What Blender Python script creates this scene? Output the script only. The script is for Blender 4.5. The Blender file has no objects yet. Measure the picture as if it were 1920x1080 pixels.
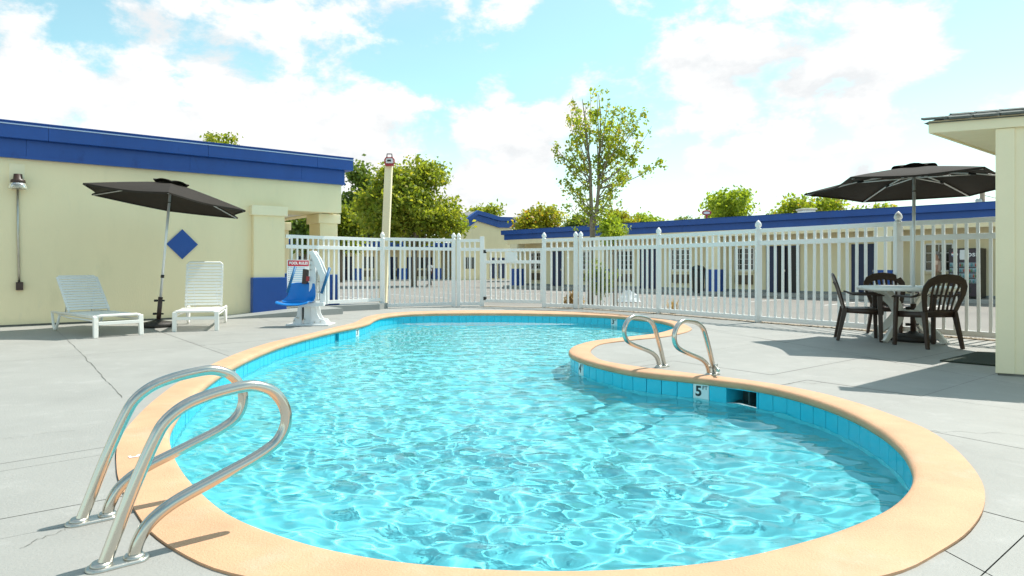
import bpy, bmesh, math, random
import numpy as np
from mathutils import Vector, Matrix
from mathutils.geometry import delaunay_2d_cdt

R = math.radians
sc = bpy.context.scene
C = sc.collection
random.seed(7)
rng = np.random.default_rng(7)

# ------------------------------------------------------------------ camera, sky, sun, exposure
F = 1250.0
cam_d = bpy.data.cameras.new('camera')
cam_d.sensor_width = 36.0
cam_d.lens = F / 1920 * 36
cam_d.shift_y = -40 / 1920
cam_d.clip_start = 0.05
cam_d.clip_end = 2000
cam = bpy.data.objects.new('camera', cam_d)
C.objects.link(cam)
cam.location = (0, 0, 1.0)
cam.rotation_euler = (R(90), 0, 0)
sc.camera = cam

SUN_DIR = Vector((1.07, 0.80, 2.05)).normalized()       # towards the sun
sun_el = math.asin(SUN_DIR.z)
sun_az = math.atan2(SUN_DIR.x, SUN_DIR.y)
SKY_STRENGTH = 0.15
SUN_STRENGTH = 2.0
EXPOSURE = 1.52

w = bpy.data.worlds.new('World')
sc.world = w
w.use_nodes = True
nt = w.node_tree
nt.nodes.clear()
def N(t, typ, **kw):
    n = t.nodes.new(typ)
    for k, v in kw.items():
        setattr(n, k, v)
    return n
out = N(nt, 'ShaderNodeOutputWorld')
bg = N(nt, 'ShaderNodeBackground')
bg.inputs['Strength'].default_value = SKY_STRENGTH
nt.links.new(bg.outputs[0], out.inputs[0])
sky = N(nt, 'ShaderNodeTexSky', sky_type='NISHITA')
sky.sun_disc = False
sky.sun_elevation = sun_el
sky.sun_rotation = sun_az
sky.air_density = 1.0
sky.dust_density = 0.6
sky.ozone_density = 1.0
def wmath(op, a, b=None, c=None, clamp=False):
    n = N(nt, 'ShaderNodeMath', operation=op, use_clamp=clamp)
    for i, v in enumerate((a, b, c)):
        if v is None: continue
        if isinstance(v, (int, float)): n.inputs[i].default_value = v
        else: nt.links.new(v, n.inputs[i])
    return n.outputs[0]
tc = N(nt, 'ShaderNodeTexCoord')
nrm = N(nt, 'ShaderNodeVectorMath', operation='NORMALIZE')
nt.links.new(tc.outputs['Generated'], nrm.inputs[0])
dirv = nrm.outputs[0]
def wnoise(scale, detail, rough=0.55, dist=0.0, vec=None):
    n = N(nt, 'ShaderNodeTexNoise')
    n.inputs['Scale'].default_value = scale
    n.inputs['Detail'].default_value = detail
    n.inputs['Roughness'].default_value = rough
    n.inputs['Distortion'].default_value = dist
    nt.links.new(vec or dirv, n.inputs['Vector'])
    return n
# stretch a little so the clouds lie flat
mp = N(nt, 'ShaderNodeMapping')
mp.inputs['Scale'].default_value = (1.0, 1.0, 1.7)
nt.links.new(dirv, mp.inputs['Vector'])
fbm = wnoise(8.0, 12, 0.62, 0.15, mp.outputs[0])
big = wnoise(2.2, 4, 0.5, 0.3, mp.outputs[0])
fine = wnoise(26.0, 6, 0.6, 0.0, mp.outputs[0])
CLOUDS = [(60,140,130),(150,150,110),(285,60,85),(260,190,150),(400,150,130),(430,250,170),(560,235,140),(540,45,55),
          (660,265,130),(720,330,130),(940,190,75),(890,250,60),(990,290,130),(1000,370,110),(1050,220,50),(860,360,130),
          (1400,110,90),(1290,130,60),(1370,180,110),(1500,150,130),(1620,100,120),(1710,60,85),(1620,215,60),(1480,240,70),
          (1315,300,40),(1425,-20,75),(960,-15,75),(1620,325,35),(40,60,30)]
acc = None
for (px, py, pr) in CLOUDS:
    d = Vector(((px - 960) / F, 1, (500 - py) / F))
    k = 1.0 / d.length
    d.normalize()
    vm = N(nt, 'ShaderNodeVectorMath', operation='DISTANCE')
    nt.links.new(dirv, vm.inputs[0])
    vm.inputs[1].default_value = d
    v = wmath('MULTIPLY_ADD', vm.outputs['Value'], -1.0 / (pr / F * k), 1.0)
    acc = v if acc is None else wmath('SMOOTH_MAX', acc, v, 0.25)
gen = wmath('MULTIPLY_ADD', big.outputs['Fac'], 3.0, -1.55)      # scattered cloud over the rest of the sky, thickened to add fill light
acc = wmath('MAXIMUM', acc, gen)
acc = wmath('MAXIMUM', acc, -1.0)
acc = wmath('MULTIPLY_ADD', wmath('SUBTRACT', fbm.outputs['Fac'], 0.5), 3.8, acc)
mr = N(nt, 'ShaderNodeMapRange', interpolation_type='SMOOTHSTEP')
mr.inputs['From Min'].default_value = 0.0
mr.inputs['From Max'].default_value = 0.62
nt.links.new(acc, mr.inputs['Value'])
# haze towards the horizon
sx = N(nt, 'ShaderNodeSeparateXYZ')
nt.links.new(dirv, sx.inputs[0])
hz = N(nt, 'ShaderNodeMapRange', interpolation_type='SMOOTHSTEP')
hz.inputs['From Min'].default_value = 0.27
hz.inputs['From Max'].default_value = 0.02
hz.inputs['To Max'].default_value = 0.72
nt.links.new(sx.outputs['Z'], hz.inputs['Value'])
tint = N(nt, 'ShaderNodeMix', data_type='RGBA', blend_type='MULTIPLY')
tint.inputs['Factor'].default_value = 1.0
nt.links.new(sky.outputs[0], tint.inputs['A'])
tint.inputs['B'].default_value = (0.47, 0.60, 0.46, 1)
thin = wmath('MULTIPLY', wmath('SUBTRACT', big.outputs['Fac'], 0.30, None, True), 0.40)
hzf = wmath('MAXIMUM', hz.outputs[0], thin)
mixh = N(nt, 'ShaderNodeMix', data_type='RGBA')
nt.links.new(hzf, mixh.inputs['Factor'])
nt.links.new(tint.outputs['Result'], mixh.inputs['A'])
mixh.inputs['B'].default_value = (2.42, 2.62, 2.66, 1)
cl = N(nt, 'ShaderNodeMix', data_type='RGBA')
off = N(nt, 'ShaderNodeVectorMath', operation='ADD')
nt.links.new(mp.outputs[0], off.inputs[0])
off.inputs[1].default_value = (0.025, 0.015, 0.055)
fbm2 = wnoise(8.0, 6, 0.58, 0.15, off.outputs[0])
rel = wmath('SUBTRACT', fbm.outputs['Fac'], fbm2.outputs['Fac'])
shade = wmath('MULTIPLY_ADD', rel, 3.6, 0.52, True)
nt.links.new(shade, cl.inputs['Factor'])
cl.inputs['A'].default_value = (2.06, 2.12, 2.16, 1)
cl.inputs['B'].default_value = (2.7, 2.68, 2.65, 1)
mixc = N(nt, 'ShaderNodeMix', data_type='RGBA')
nt.links.new(mr.outputs[0], mixc.inputs['Factor'])
nt.links.new(mixh.outputs['Result'], mixc.inputs['A'])
nt.links.new(cl.outputs['Result'], mixc.inputs['B'])
nt.links.new(mixc.outputs['Result'], bg.inputs['Color'])

sun_d = bpy.data.lights.new('sun', 'SUN')
sun_d.energy = SUN_STRENGTH
sun_d.angle = R(0.5)
sun_d.color = (1.0, 0.96, 0.89)
sun_d.cycles.is_caustics_light = True
sun = bpy.data.objects.new('sun', sun_d)
C.objects.link(sun)
sun.rotation_euler = (-SUN_DIR).to_track_quat('-Z', 'Y').to_euler()
sun.location = SUN_DIR * 50

sc.view_settings.view_transform = 'Standard'
sc.view_settings.look = 'None'
sc.view_settings.gamma = 1
sc.view_settings.use_curve_mapping = False
sc.view_settings.exposure = EXPOSURE
sc.render.engine = 'CYCLES'
cy = sc.cycles
cy.use_denoising = True
try:
    cy.denoiser = 'OPENIMAGEDENOISE'
except Exception:
    pass
cy.max_bounces = 10
cy.diffuse_bounces = 4
cy.glossy_bounces = 4
cy.transmission_bounces = 6
cy.caustics_reflective = False
cy.caustics_refractive = True
cy.blur_glossy = 0.6
cy.sample_clamp_indirect = 6.0

# ------------------------------------------------------------------ helpers
def g(x, y, z=0.0):
    Y = F * (1.0 - z) / (y - 500.0)
    return Vector(((x - 960) / F * Y, Y, z))
def at(x, y, Y):
    return Vector(((x - 960) / F * Y, Y, 1.0 + (500 - y) / F * Y))
def on_line(x, P, d):
    u = (x - 960) / F
    t = (u * P[1] - P[0]) / (d[0] - u * d[1])
    return t
def zat(y, Y):
    return 1.0 + (500 - y) / F * Y

class MB:
    def __init__(s):
        s.v = []; s.f = []; s.sm = []
    def add(s, vs, fs, smooth=False):
        o = len(s.v)
        s.v += [tuple(v) for v in vs]
        s.f += [tuple(i + o for i in f) for f in fs]
        s.sm += [smooth] * len(fs)
        return s
    def frame_box(s, o, ax, ay, az, x0, x1, y0, y1, z0, z1):
        o = Vector(o); ax = Vector(ax); ay = Vector(ay); az = Vector(az)
        vs = [o + ax * x + ay * y + az * z for z in (z0, z1) for (x, y) in ((x0, y0), (x1, y0), (x1, y1), (x0, y1))]
        return s.add(vs, [(3, 2, 1, 0), (4, 5, 6, 7), (0, 1, 5, 4), (1, 2, 6, 5), (2, 3, 7, 6), (3, 0, 4, 7)])
    def box(s, x0, x1, y0, y1, z0, z1):
        return s.frame_box((0, 0, 0), (1, 0, 0), (0, 1, 0), (0, 0, 1), x0, x1, y0, y1, z0, z1)
    def prism(s, pts, z0, z1, top=None):
        n = len(pts)
        tp = top or pts
        vs = [(p[0], p[1], z0) for p in pts] + [(p[0], p[1], z1) for p in tp]
        return s.add(vs, [tuple(reversed(range(n))), tuple(range(n, 2 * n))] + [(i, (i + 1) % n, n + (i + 1) % n, n + i) for i in range(n)])
    def hull(s, a, b):
        n = len(a)
        return s.add(list(a) + list(b), [tuple(reversed(range(n))), tuple(range(n, 2 * n))] + [(i, (i + 1) % n, n + (i + 1) % n, n + i) for i in range(n)])
    def tube(s, pts, r, n=10, caps=True, closed=False, flat=None):
        pts = [Vector(p) for p in pts]
        m = len(pts)
        rs = r if isinstance(r, (list, tuple)) else [r] * m
        up = None
        vs = []
        for i in range(m):
            if closed: t = pts[(i + 1) % m] - pts[i - 1]
            else: t = pts[min(i + 1, m - 1)] - pts[max(i - 1, 0)]
            t.normalize()
            if up is None:
                up = Vector((0, 0, 1)) if abs(t.z) < 0.9 else Vector((1, 0, 0))
                if flat is not None: up = Vector(flat[2])
            a = t.cross(up)
            if a.length < 1e-5: a = t.orthogonal()
            a.normalize()
            b = a.cross(t).normalized()
            if flat is None: up = b
            fa, fb = (flat[0], flat[1]) if flat is not None else (1, 1)
            for k in range(n):
                an = 2 * math.pi * k / n
                vs.append(pts[i] + a * (math.cos(an) * rs[i] * fa) + b * (math.sin(an) * rs[i] * fb))
        fs = []
        for i in range(m if closed else m - 1):
            j = (i + 1) % m
            for k in range(n):
                k2 = (k + 1) % n
                fs.append((i * n + k, i * n + k2, j * n + k2, j * n + k))
        s.add(vs, fs, True)
        if caps and not closed:
            o = len(s.v) - len(vs)
            s.f.append(tuple(o + k for k in reversed(range(n)))); s.sm.append(False)
            s.f.append(tuple(o + (m - 1) * n + k for k in range(n))); s.sm.append(False)
        return s
    def lathe(s, prof, c=(0, 0, 0), n=20, smooth=True):
        vs = []
        for (r, z) in prof:
            for k in range(n):
                a = 2 * math.pi * k / n
                vs.append((c[0] + r * math.cos(a), c[1] + r * math.sin(a), c[2] + z))
        fs = []
        for i in range(len(prof) - 1):
            for k in range(n):
                k2 = (k + 1) % n
                fs.append((i * n + k, i * n + k2, (i + 1) * n + k2, (i + 1) * n + k))
        s.add(vs, fs, smooth)
        o = len(s.v) - len(vs)
        if prof[0][0] > 1e-4:
            s.f.append(tuple(o + k for k in reversed(range(n)))); s.sm.append(False)
        if prof[-1][0] > 1e-4:
            s.f.append(tuple(o + (len(prof) - 1) * n + k for k in range(n))); s.sm.append(False)
        return s
    def xf(s, M):
        s.v = [tuple(M @ Vector(v)) for v in s.v]
        return s
    def mesh(s, name, mat):
        me = bpy.data.meshes.new(name)
        me.from_pydata(s.v, [], s.f)
        me.polygons.foreach_set('use_smooth', s.sm)
        if mat: me.materials.append(mat)
        me.update()
        return me
def link(name, data, parent=None):
    o = bpy.data.objects.new(name, data)
    C.objects.link(o)
    if parent: o.parent = parent
    return o
def obj(name, mb, mat, parent=None, bevel=0, seg=2):
    o = link(name, mb.mesh(name, mat), parent)
    if parent is not None and 'origin' in parent:
        pass
    if bevel:
        m = o.modifiers.new('bevel', 'BEVEL')
        m.width = bevel; m.segments = seg; m.limit_method = 'ANGLE'; m.angle_limit = R(40)
    return o
def tag(o, label=None, cat=None, group=None, kind=None):
    if label: o['label'] = label
    if cat: o['category'] = cat
    if group: o['group'] = group
    if kind: o['kind'] = kind
    return o
def thing(name, label, cat, loc=(0, 0, 0), rz=0, group=None):
    o = bpy.data.objects.new(name, None)
    C.objects.link(o)
    o.location = loc
    o.rotation_euler = (0, 0, rz)
    return tag(o, label, cat, group)
def wpart(name, mb, mat, t, bevel=0):
    """a part given in world coordinates under an Empty that has only a location and a z turn"""
    M = Matrix.Translation(t.location) @ Matrix.Rotation(t.rotation_euler.z, 4, 'Z')
    mb.xf(M.inverted())
    return obj(name, mb, mat, t, bevel)
def copy_tree(o, parent=None):
    c = o.copy()
    C.objects.link(c)
    c.parent = parent
    for ch in list(o.children):
        copy_tree(ch, c)
    return c
def text(name, s, size, M, mat, parent, align='CENTER', font_bold=0.0, ext=0.0):
    cu = bpy.data.curves.new(name, 'FONT')
    cu.body = s; cu.size = size
    cu.align_x = align; cu.align_y = 'CENTER'
    cu.offset = font_bold
    cu.extrude = ext
    cu.resolution_u = 3
    tmp = bpy.data.objects.new('lettering_curve', cu)
    me = bpy.data.meshes.new_from_object(tmp)
    bpy.data.objects.remove(tmp)
    me.materials.clear()
    me.materials.append(mat)
    o = link(name, me, parent)
    o.matrix_local = M
    return o

# ------------------------------------------------------------------ materials
def mat(name, col, rough=0.6, var=0.08, scale=3.0, bump=0.0, bscale=60.0, metal=0.0, spec=0.5, stain=None, stain_scale=1.2, stain_amt=0.4, coat=0.0, detail=6, stretch=None, stain2=None, s2_scale=9.0, s2_amt=0.5, s2_lo=0.56, s2_hi=0.72):
    m = bpy.data.materials.new(name)
    m.use_nodes = True
    t = m.node_tree
    b = t.nodes['Principled BSDF']
    b.inputs['Roughness'].default_value = rough
    b.inputs['Metallic'].default_value = metal
    b.inputs['Specular IOR Level'].default_value = spec
    b.inputs['Coat Weight'].default_value = coat
    tcn = N(t, 'ShaderNodeTexCoord')
    vec = tcn.outputs['Object']
    if stretch:
        mp_ = N(t, 'ShaderNodeMapping')
        mp_.inputs['Scale'].default_value = stretch
        t.links.new(vec, mp_.inputs['Vector'])
        vec = mp_.outputs[0]
    def noise(sc_, det=detail, ro=0.6):
        n = N(t, 'ShaderNodeTexNoise')
        n.inputs['Scale'].default_value = sc_
        n.inputs['Detail'].default_value = det
        n.inputs['Roughness'].default_value = ro
        t.links.new(vec, n.inputs['Vector'])
        return n
    n1 = noise(scale)
    mr_ = N(t, 'ShaderNodeMapRange')
    mr_.inputs['From Min'].default_value = 0.25
    mr_.inputs['From Max'].default_value = 0.75
    mr_.inputs['To Min'].default_value = 1 - var
    mr_.inputs['To Max'].default_value = 1 + var
    t.links.new(n1.outputs['Fac'], mr_.inputs['Value'])
    mx = N(t, 'ShaderNodeMix', data_type='RGBA', blend_type='MULTIPLY')
    mx.inputs['Factor'].default_value = 1
    mx.inputs['A'].default_value = (*col, 1)
    t.links.new(mr_.outputs[0], mx.inputs['B'])
    res = mx.outputs['Result']
    if stain:
        n3 = noise(stain_scale, 8, 0.65)
        m3 = N(t, 'ShaderNodeMapRange', interpolation_type='SMOOTHSTEP')
        m3.inputs['From Min'].default_value = 0.52
        m3.inputs['From Max'].default_value = 0.78
        m3.inputs['To Max'].default_value = stain_amt
        t.links.new(n3.outputs['Fac'], m3.inputs['Value'])
        ms = N(t, 'ShaderNodeMix', data_type='RGBA')
        t.links.new(m3.outputs[0], ms.inputs['Factor'])
        t.links.new(res, ms.inputs['A'])
        ms.inputs['B'].default_value = (*stain, 1)
        res = ms.outputs['Result']
    if stain2:
        n4 = noise(s2_scale, 10, 0.72)
        m4 = N(t, 'ShaderNodeMapRange', interpolation_type='SMOOTHSTEP')
        m4.inputs['From Min'].default_value = s2_lo
        m4.inputs['From Max'].default_value = s2_hi
        m4.inputs['To Max'].default_value = s2_amt
        t.links.new(n4.outputs['Fac'], m4.inputs['Value'])
        ms2 = N(t, 'ShaderNodeMix', data_type='RGBA')
        t.links.new(m4.outputs[0], ms2.inputs['Factor'])
        t.links.new(res, ms2.inputs['A'])
        ms2.inputs['B'].default_value = (*stain2, 1)
        res = ms2.outputs['Result']
    t.links.new(res, b.inputs['Base Color'])
    if bump:
        n2 = noise(bscale, 4)
        bp = N(t, 'ShaderNodeBump')
        bp.inputs['Strength'].default_value = bump
        bp.inputs['Distance'].default_value = 0.01
        t.links.new(n2.outputs['Fac'], bp.inputs['Height'])
        t.links.new(bp.outputs[0], b.inputs['Normal'])
    return m
def leaf_mat(name, c1, c2, c3=None, trans=0.45):
    m = bpy.data.materials.new(name)
    m.use_nodes = True
    t = m.node_tree
    t.nodes.clear()
    o = N(t, 'ShaderNodeOutputMaterial')
    ge = N(t, 'ShaderNodeNewGeometry')
    cr = N(t, 'ShaderNodeValToRGB')
    cr.color_ramp.elements[0].color = (*c1, 1)
    cr.color_ramp.elements[1].color = (*c2, 1)
    if c3:
        cr.color_ramp.elements[1].position = 0.86
        e = cr.color_ramp.elements.new(0.95); e.color = (*c3, 1)
    t.links.new(ge.outputs['Random Per Island'], cr.inputs[0])
    d = N(t, 'ShaderNodeBsdfPrincipled')
    d.inputs['Roughness'].default_value = 0.5
    d.inputs['Specular IOR Level'].default_value = 0.3
    tr = N(t, 'ShaderNodeBsdfTranslucent')
    br = N(t, 'ShaderNodeMix', data_type='RGBA', blend_type='MULTIPLY')
    br.inputs['Factor'].default_value = 1
    br.inputs['B'].default_value = (1.7, 1.6, 0.7, 1)
    t.links.new(cr.outputs[0], br.inputs['A'])
    t.links.new(cr.outputs[0], d.inputs['Base Color'])
    t.links.new(br.outputs['Result'], tr.inputs['Color'])
    ms = N(t, 'ShaderNodeMixShader')
    ms.inputs[0].default_value = trans
    t.links.new(d.outputs[0], ms.inputs[1])
    t.links.new(tr.outputs[0], ms.inputs[2])
    t.links.new(ms.outputs[0], o.inputs[0])
    return m

M_ = {}
M_['deck'] = mat('grey_deck_paint', (0.33, 0.326, 0.30), 0.62, 0.09, 1.1, 0.35, 70, stain=(0.26, 0.255, 0.235), stain_scale=1.3, stain_amt=0.55, spec=0.35, stain2=(0.44, 0.43, 0.405), s2_scale=3.4, s2_amt=0.45, s2_lo=.50, s2_hi=.72)
M_['joint'] = mat('dark_joint', (0.15, 0.145, 0.125), 0.9, 0.3, 8)
M_['kerb'] = mat('kerb_paint', (0.30, 0.315, 0.30), 0.7, 0.1, 3, 0.2, 40)
M_['coping'] = mat('peach_coping_paint', (0.64, 0.37, 0.215), 0.6, 0.13, 3.5, 0.5, 110, stain=(0.68, 0.46, 0.32), stain_scale=2.2, stain_amt=0.75, spec=0.3, stain2=(0.42, 0.24, 0.14), s2_scale=14, s2_amt=0.35, s2_lo=.55, s2_hi=.75)
M_['cream'] = mat('cream_stucco', (0.93, 0.81, 0.53), 0.8, 0.04, 1.2, 0.35, 60, spec=0.2, stain=(0.74, 0.66, 0.42), stain_scale=2.2, stain_amt=0.36, stretch=(1, 1, .28), stain2=(0.80, 0.72, 0.50), s2_scale=6, s2_amt=0.4)
M_['cream_trim'] = mat('cream_trim', (0.92, 0.82, 0.57), 0.6, 0.04, 2, 0.1, 40, spec=0.3)
M_['blue'] = mat('blue_fascia_paint', (0.014, 0.082, 0.345), 0.42, 0.12, 1.6, 0.05, 30, spec=0.45, stain=(0.03, 0.10, 0.36), stain_scale=3, stain_amt=0.35, stain2=(0.008, 0.045, 0.20), s2_scale=5, s2_amt=0.5, stretch=(1, 1, .4))
M_['blue_edge'] = mat('pale_blue_drip_edge', (0.45, 0.58, 0.78), 0.35, 0.1, 2)
M_['navy'] = mat('navy_door_paint', (0.012, 0.025, 0.085), 0.45, 0.1, 2)
M_['ceiling'] = mat('white_ceiling', (0.72, 0.71, 0.66), 0.8, 0.05, 2)
M_['white'] = mat('white_vinyl', (0.88, 0.875, 0.85), 0.38, 0.03, 3, 0.03, 30, stain=(0.62, 0.60, 0.54), stain_scale=5, stain_amt=0.18)
M_['lounge'] = mat('white_lounge_vinyl', (0.88, 0.86, 0.80), 0.45, 0.04, 4, stain=(0.70, 0.62, 0.48), stain_scale=4, stain_amt=0.3)
M_['resin_white'] = mat('white_resin', (0.87, 0.86, 0.80), 0.4, 0.05, 4, stain=(0.6, 0.57, 0.45), stain_scale=6, stain_amt=0.25)
M_['resin_brown'] = mat('brown_resin', (0.042, 0.022, 0.014), 0.42, 0.15, 8, 0.05, 90)
M_['canopy'] = mat('dark_taupe_fabric', (0.036, 0.029, 0.023), 0.85, 0.12, 6, 0.15, 300, spec=0.2)
M_['pole'] = mat('silver_pole', (0.78, 0.79, 0.78), 0.35, 0.06, 6, metal=0.3)
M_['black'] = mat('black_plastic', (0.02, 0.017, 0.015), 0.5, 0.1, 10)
M_['steel'] = mat('stainless_steel', (0.60, 0.57, 0.51), 0.17, 0.06, 9, 0.02, 90, metal=1.0)
M_['steel_dull'] = mat('dull_steel', (0.55, 0.53, 0.48), 0.35, 0.12, 12, 0.05, 60, metal=1.0)
M_['tile'] = mat('turquoise_tile', (0.03, 0.53, 0.70), 0.12, 0.10, 1.7, 0.03, 14, spec=0.6)
M_['tile_pale'] = mat('white_depth_tile', (0.80, 0.82, 0.82), 0.15, 0.03, 5)
M_['ink'] = mat('black_ink', (0.015, 0.018, 0.02), 0.4, 0.1, 9)
M_['shell'] = mat('blue_pool_plaster', (0.27, 0.77, 0.84), 0.7, 0.05, 1.5)
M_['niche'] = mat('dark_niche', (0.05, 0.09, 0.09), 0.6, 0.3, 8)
M_['seat_blue'] = mat('blue_seat_plastic', (0.004, 0.20, 0.60), 0.28, 0.05, 5)
M_['arm_blue'] = mat('blue_arm_foam', (0.008, 0.13, 0.30), 0.5, 0.05, 5)
M_['lift'] = mat('white_powdercoat', (0.82, 0.82, 0.81), 0.35, 0.03, 5)
M_['red'] = mat('sign_red', (0.55, 0.015, 0.04), 0.5, 0.05, 5)
M_['red_metal'] = mat('red_paint', (0.40, 0.03, 0.035), 0.4, 0.1, 9)
M_['sign_white'] = mat('sign_white', (0.82, 0.83, 0.84), 0.4, 0.03, 5)
M_['sign_text'] = mat('sign_blue_print', (0.42, 0.58, 0.72), 0.5, 0.1, 5)
M_['lot'] = mat('worn_asphalt', (0.24, 0.22, 0.195), 0.9, 0.12, 0.35, 0.3, 20, stain=(0.17, 0.16, 0.15), stain_scale=0.25, stain_amt=0.5)
M_['line'] = mat('white_line_paint', (0.72, 0.71, 0.68), 0.7, 0.12, 6)
M_['walk'] = mat('walkway_concrete', (0.38, 0.37, 0.34), 0.85, 0.1, 1, 0.2, 30)
M_['brown'] = mat('brown_metal', (0.06, 0.032, 0.024), 0.45, 0.12, 9)
M_['glassy'] = mat('dark_window_glass', (0.035, 0.04, 0.035), 0.08, 0.3, 0.8, spec=0.8)
M_['grille'] = mat('brown_grille', (0.20, 0.15, 0.09), 0.6, 0.1, 5)
M_['shingle'] = mat('grey_shingle', (0.125, 0.135, 0.12), 0.9, 0.25, 30, 0.5, 90)
M_['mat_green'] = mat('green_mat', (0.028, 0.040, 0.028), 0.95, 0.25, 60, 0.5, 150)
M_['bark'] = mat('bark', (0.26, 0.215, 0.16), 0.9, 0.3, 6, 0.6, 25)
M_['roofing'] = mat('flat_roofing', (0.35, 0.34, 0.32), 0.9, 0.1, 2)
M_['base_dark'] = mat('umbrella_base', (0.030, 0.026, 0.022), 0.6, 0.2, 10, 0.2, 50)
M_['jar'] = mat('ribbed_glass', (0.75, 0.75, 0.70), 0.15, 0.05, 5)
b_ = M_['jar'].node_tree.nodes['Principled BSDF']; b_.inputs['Transmission Weight'].default_value = 0.7
M_['dirt'] = mat('dusty_dirt', (0.34, 0.27, 0.19), 0.95, 0.25, 5, 0.6, 60)

water_m = bpy.data.materials.new('pool_water')
water_m.use_nodes = True
t = water_m.node_tree
t.nodes.clear()
o_ = N(t, 'ShaderNodeOutputMaterial')
gl = N(t, 'ShaderNodeBsdfGlass')
gl.inputs['IOR'].default_value = 1.33
gl.inputs['Roughness'].default_value = 0.0
gl.inputs['Color'].default_value = (0.76, 0.985, 1.0, 1)
t.links.new(gl.outputs[0], o_.inputs[0])
# ------------------------------------------------------------------ pool outline (traced on the ground plane)
AD = Vector((0.775, 0.632))            # along the left building
BD = Vector((0.632, -0.775))
def catmull(pts, per=8):
    n = len(pts); o = []
    for i in range(n):
        p0, p1, p2, p3 = pts[i - 1], pts[i], pts[(i + 1) % n], pts[(i + 2) % n]
        for k in range(per):
            t = k / per
            o.append(0.5 * ((2 * p1) + (p2 - p0) * t + (2 * p0 - 5 * p1 + 4 * p2 - p3) * t * t + (3 * p1 - p0 - 3 * p2 + p3) * t ** 3))
    return o
def resample(pts, step):
    P = np.array([[p[0], p[1]] for p in pts])
    Q = np.vstack([P, P[:1]])
    L = np.concatenate([[0], np.cumsum(np.linalg.norm(np.diff(Q, axis=0), axis=1))])
    n = int(round(L[-1] / step))
    s = np.linspace(0, L[-1], n, endpoint=False)
    return np.stack([np.interp(s, L, Q[:, 0]), np.interp(s, L, Q[:, 1])], 1), L[-1]
def smooth_ring(P, it=2):
    for _ in range(it):
        P = 0.25 * np.roll(P, 1, 0) + 0.5 * P + 0.25 * np.roll(P, -1, 0)
    return P
inner_px = [(318,813),(324,843),(335,867),(363,905),(434,964),(560,1012),(680,1040),(800,1056),(950,1066),(1100,1067),(1220,1062),(1300,1055),
            (1400,1039),(1500,1014),(1578,990),(1662,953),(1701,918),(1712,890),(1704,862),(1684,834),(1650,806),(1606,781),(1557,760),(1501,742),(1444,728),
            (1388,718.5),(1290,707),(1230,701),(1176,694),(1114,680),(1080,669),(1066,660),(1071,651),(1086,645),(1114,638.5),(1176,631.5),(1226,625.5),(1251,619.5),
            (1263,614),(1260,608),(1240,602),(1207,597.5),(1151,592.5),(1076,589.3),(1020,588.2),(937,587),(825,587.3),(760,589),(722,592.8),(704,598),
            (694,604),(672,610.5),(634,618),(587,629),(531,645),(475,667),(430,690),(394,714),(357,747),(330,784)]
outer_px = [(218.5,847),(219,884),(222,901),(231,925),(249,954),(281.5,1000),(343,1043),(432,1080)]
outer_w = [Vector((-.52,2.04)),Vector((-.05,1.965)),Vector((.40,1.96)),Vector((.85,2.04))]
outer_px2 = [(1677,1080),(1757,1041),(1810,1006),(1838,971),(1847,943),(1843,911),(1821,876),(1782,837),(1733,805),(1663,777),(1608,758),(1535,738),(1447,721),
             (1357,708.5),(1301,702),(1245,695),(1189,688),(1132,678),(1114,669),(1107,660.6),(1114,652),(1132,645),(1189,638),(1245,632.5),(1282,625),(1296,619),(1294,614.5),
             (1277,606.5),(1254,600.8),(1207,595),(1151,588.7),(1060,584.5),(950,582.7),(850,583),(760,585.6),(709,590),(685,595.6),(674,601),(662,606.5),(625,615),(587,625),
             (512,642),(447,663),(385,691),(337,717),(292,750),(257,783),(228,819)]
g2 = lambda p: g(p[0], p[1]).xy
INNER, PERIM = resample(catmull([g2(p) for p in inner_px]), 0.05)
OUTER, _ = resample(catmull([g2(p) for p in outer_px] + outer_w + [g2(p) for p in outer_px2]), 0.08)
INNER = smooth_ring(INNER, 3)
OUTER = smooth_ring(OUTER, 1)
def area(P): return 0.5 * np.sum(P[:, 0] * np.roll(P[:, 1], -1) - np.roll(P[:, 0], -1) * P[:, 1])
if area(INNER) < 0: INNER = INNER[::-1]
if area(OUTER) < 0: OUTER = OUTER[::-1]
def normals(P):
    T = np.roll(P, -1, 0) - np.roll(P, 1, 0)
    T /= np.linalg.norm(T, axis=1)[:, None]
    return np.stack([T[:, 1], -T[:, 0]], 1)          # points out of the pool (ccw)
NRM = smooth_ring(normals(INNER), 2)
NRM /= np.linalg.norm(NRM, axis=1)[:, None]
def inside(P, xy):
    x, y = xy[:, 0], xy[:, 1]
    c = np.zeros(len(xy), bool)
    j = len(P) - 1
    for i in range(len(P)):
        xi, yi = P[i]; xj, yj = P[j]
        if yi != yj:
            c ^= ((yi > y) != (yj > y)) & (x < (xj - xi) * (y - yi) / (yj - yi) + xi)
        j = i
    return c

WATER_Z = -0.185
pool = thing('swimming_pool', 'kidney shaped blue swimming pool with peach coping in the grey deck', 'swimming pool', (0, 7, 0))
def ppart(name, mb, m, parent=pool, bevel=0):
    return wpart(name, mb, m, pool, bevel) if parent is pool else obj(name, mb, m, parent, bevel)

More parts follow.
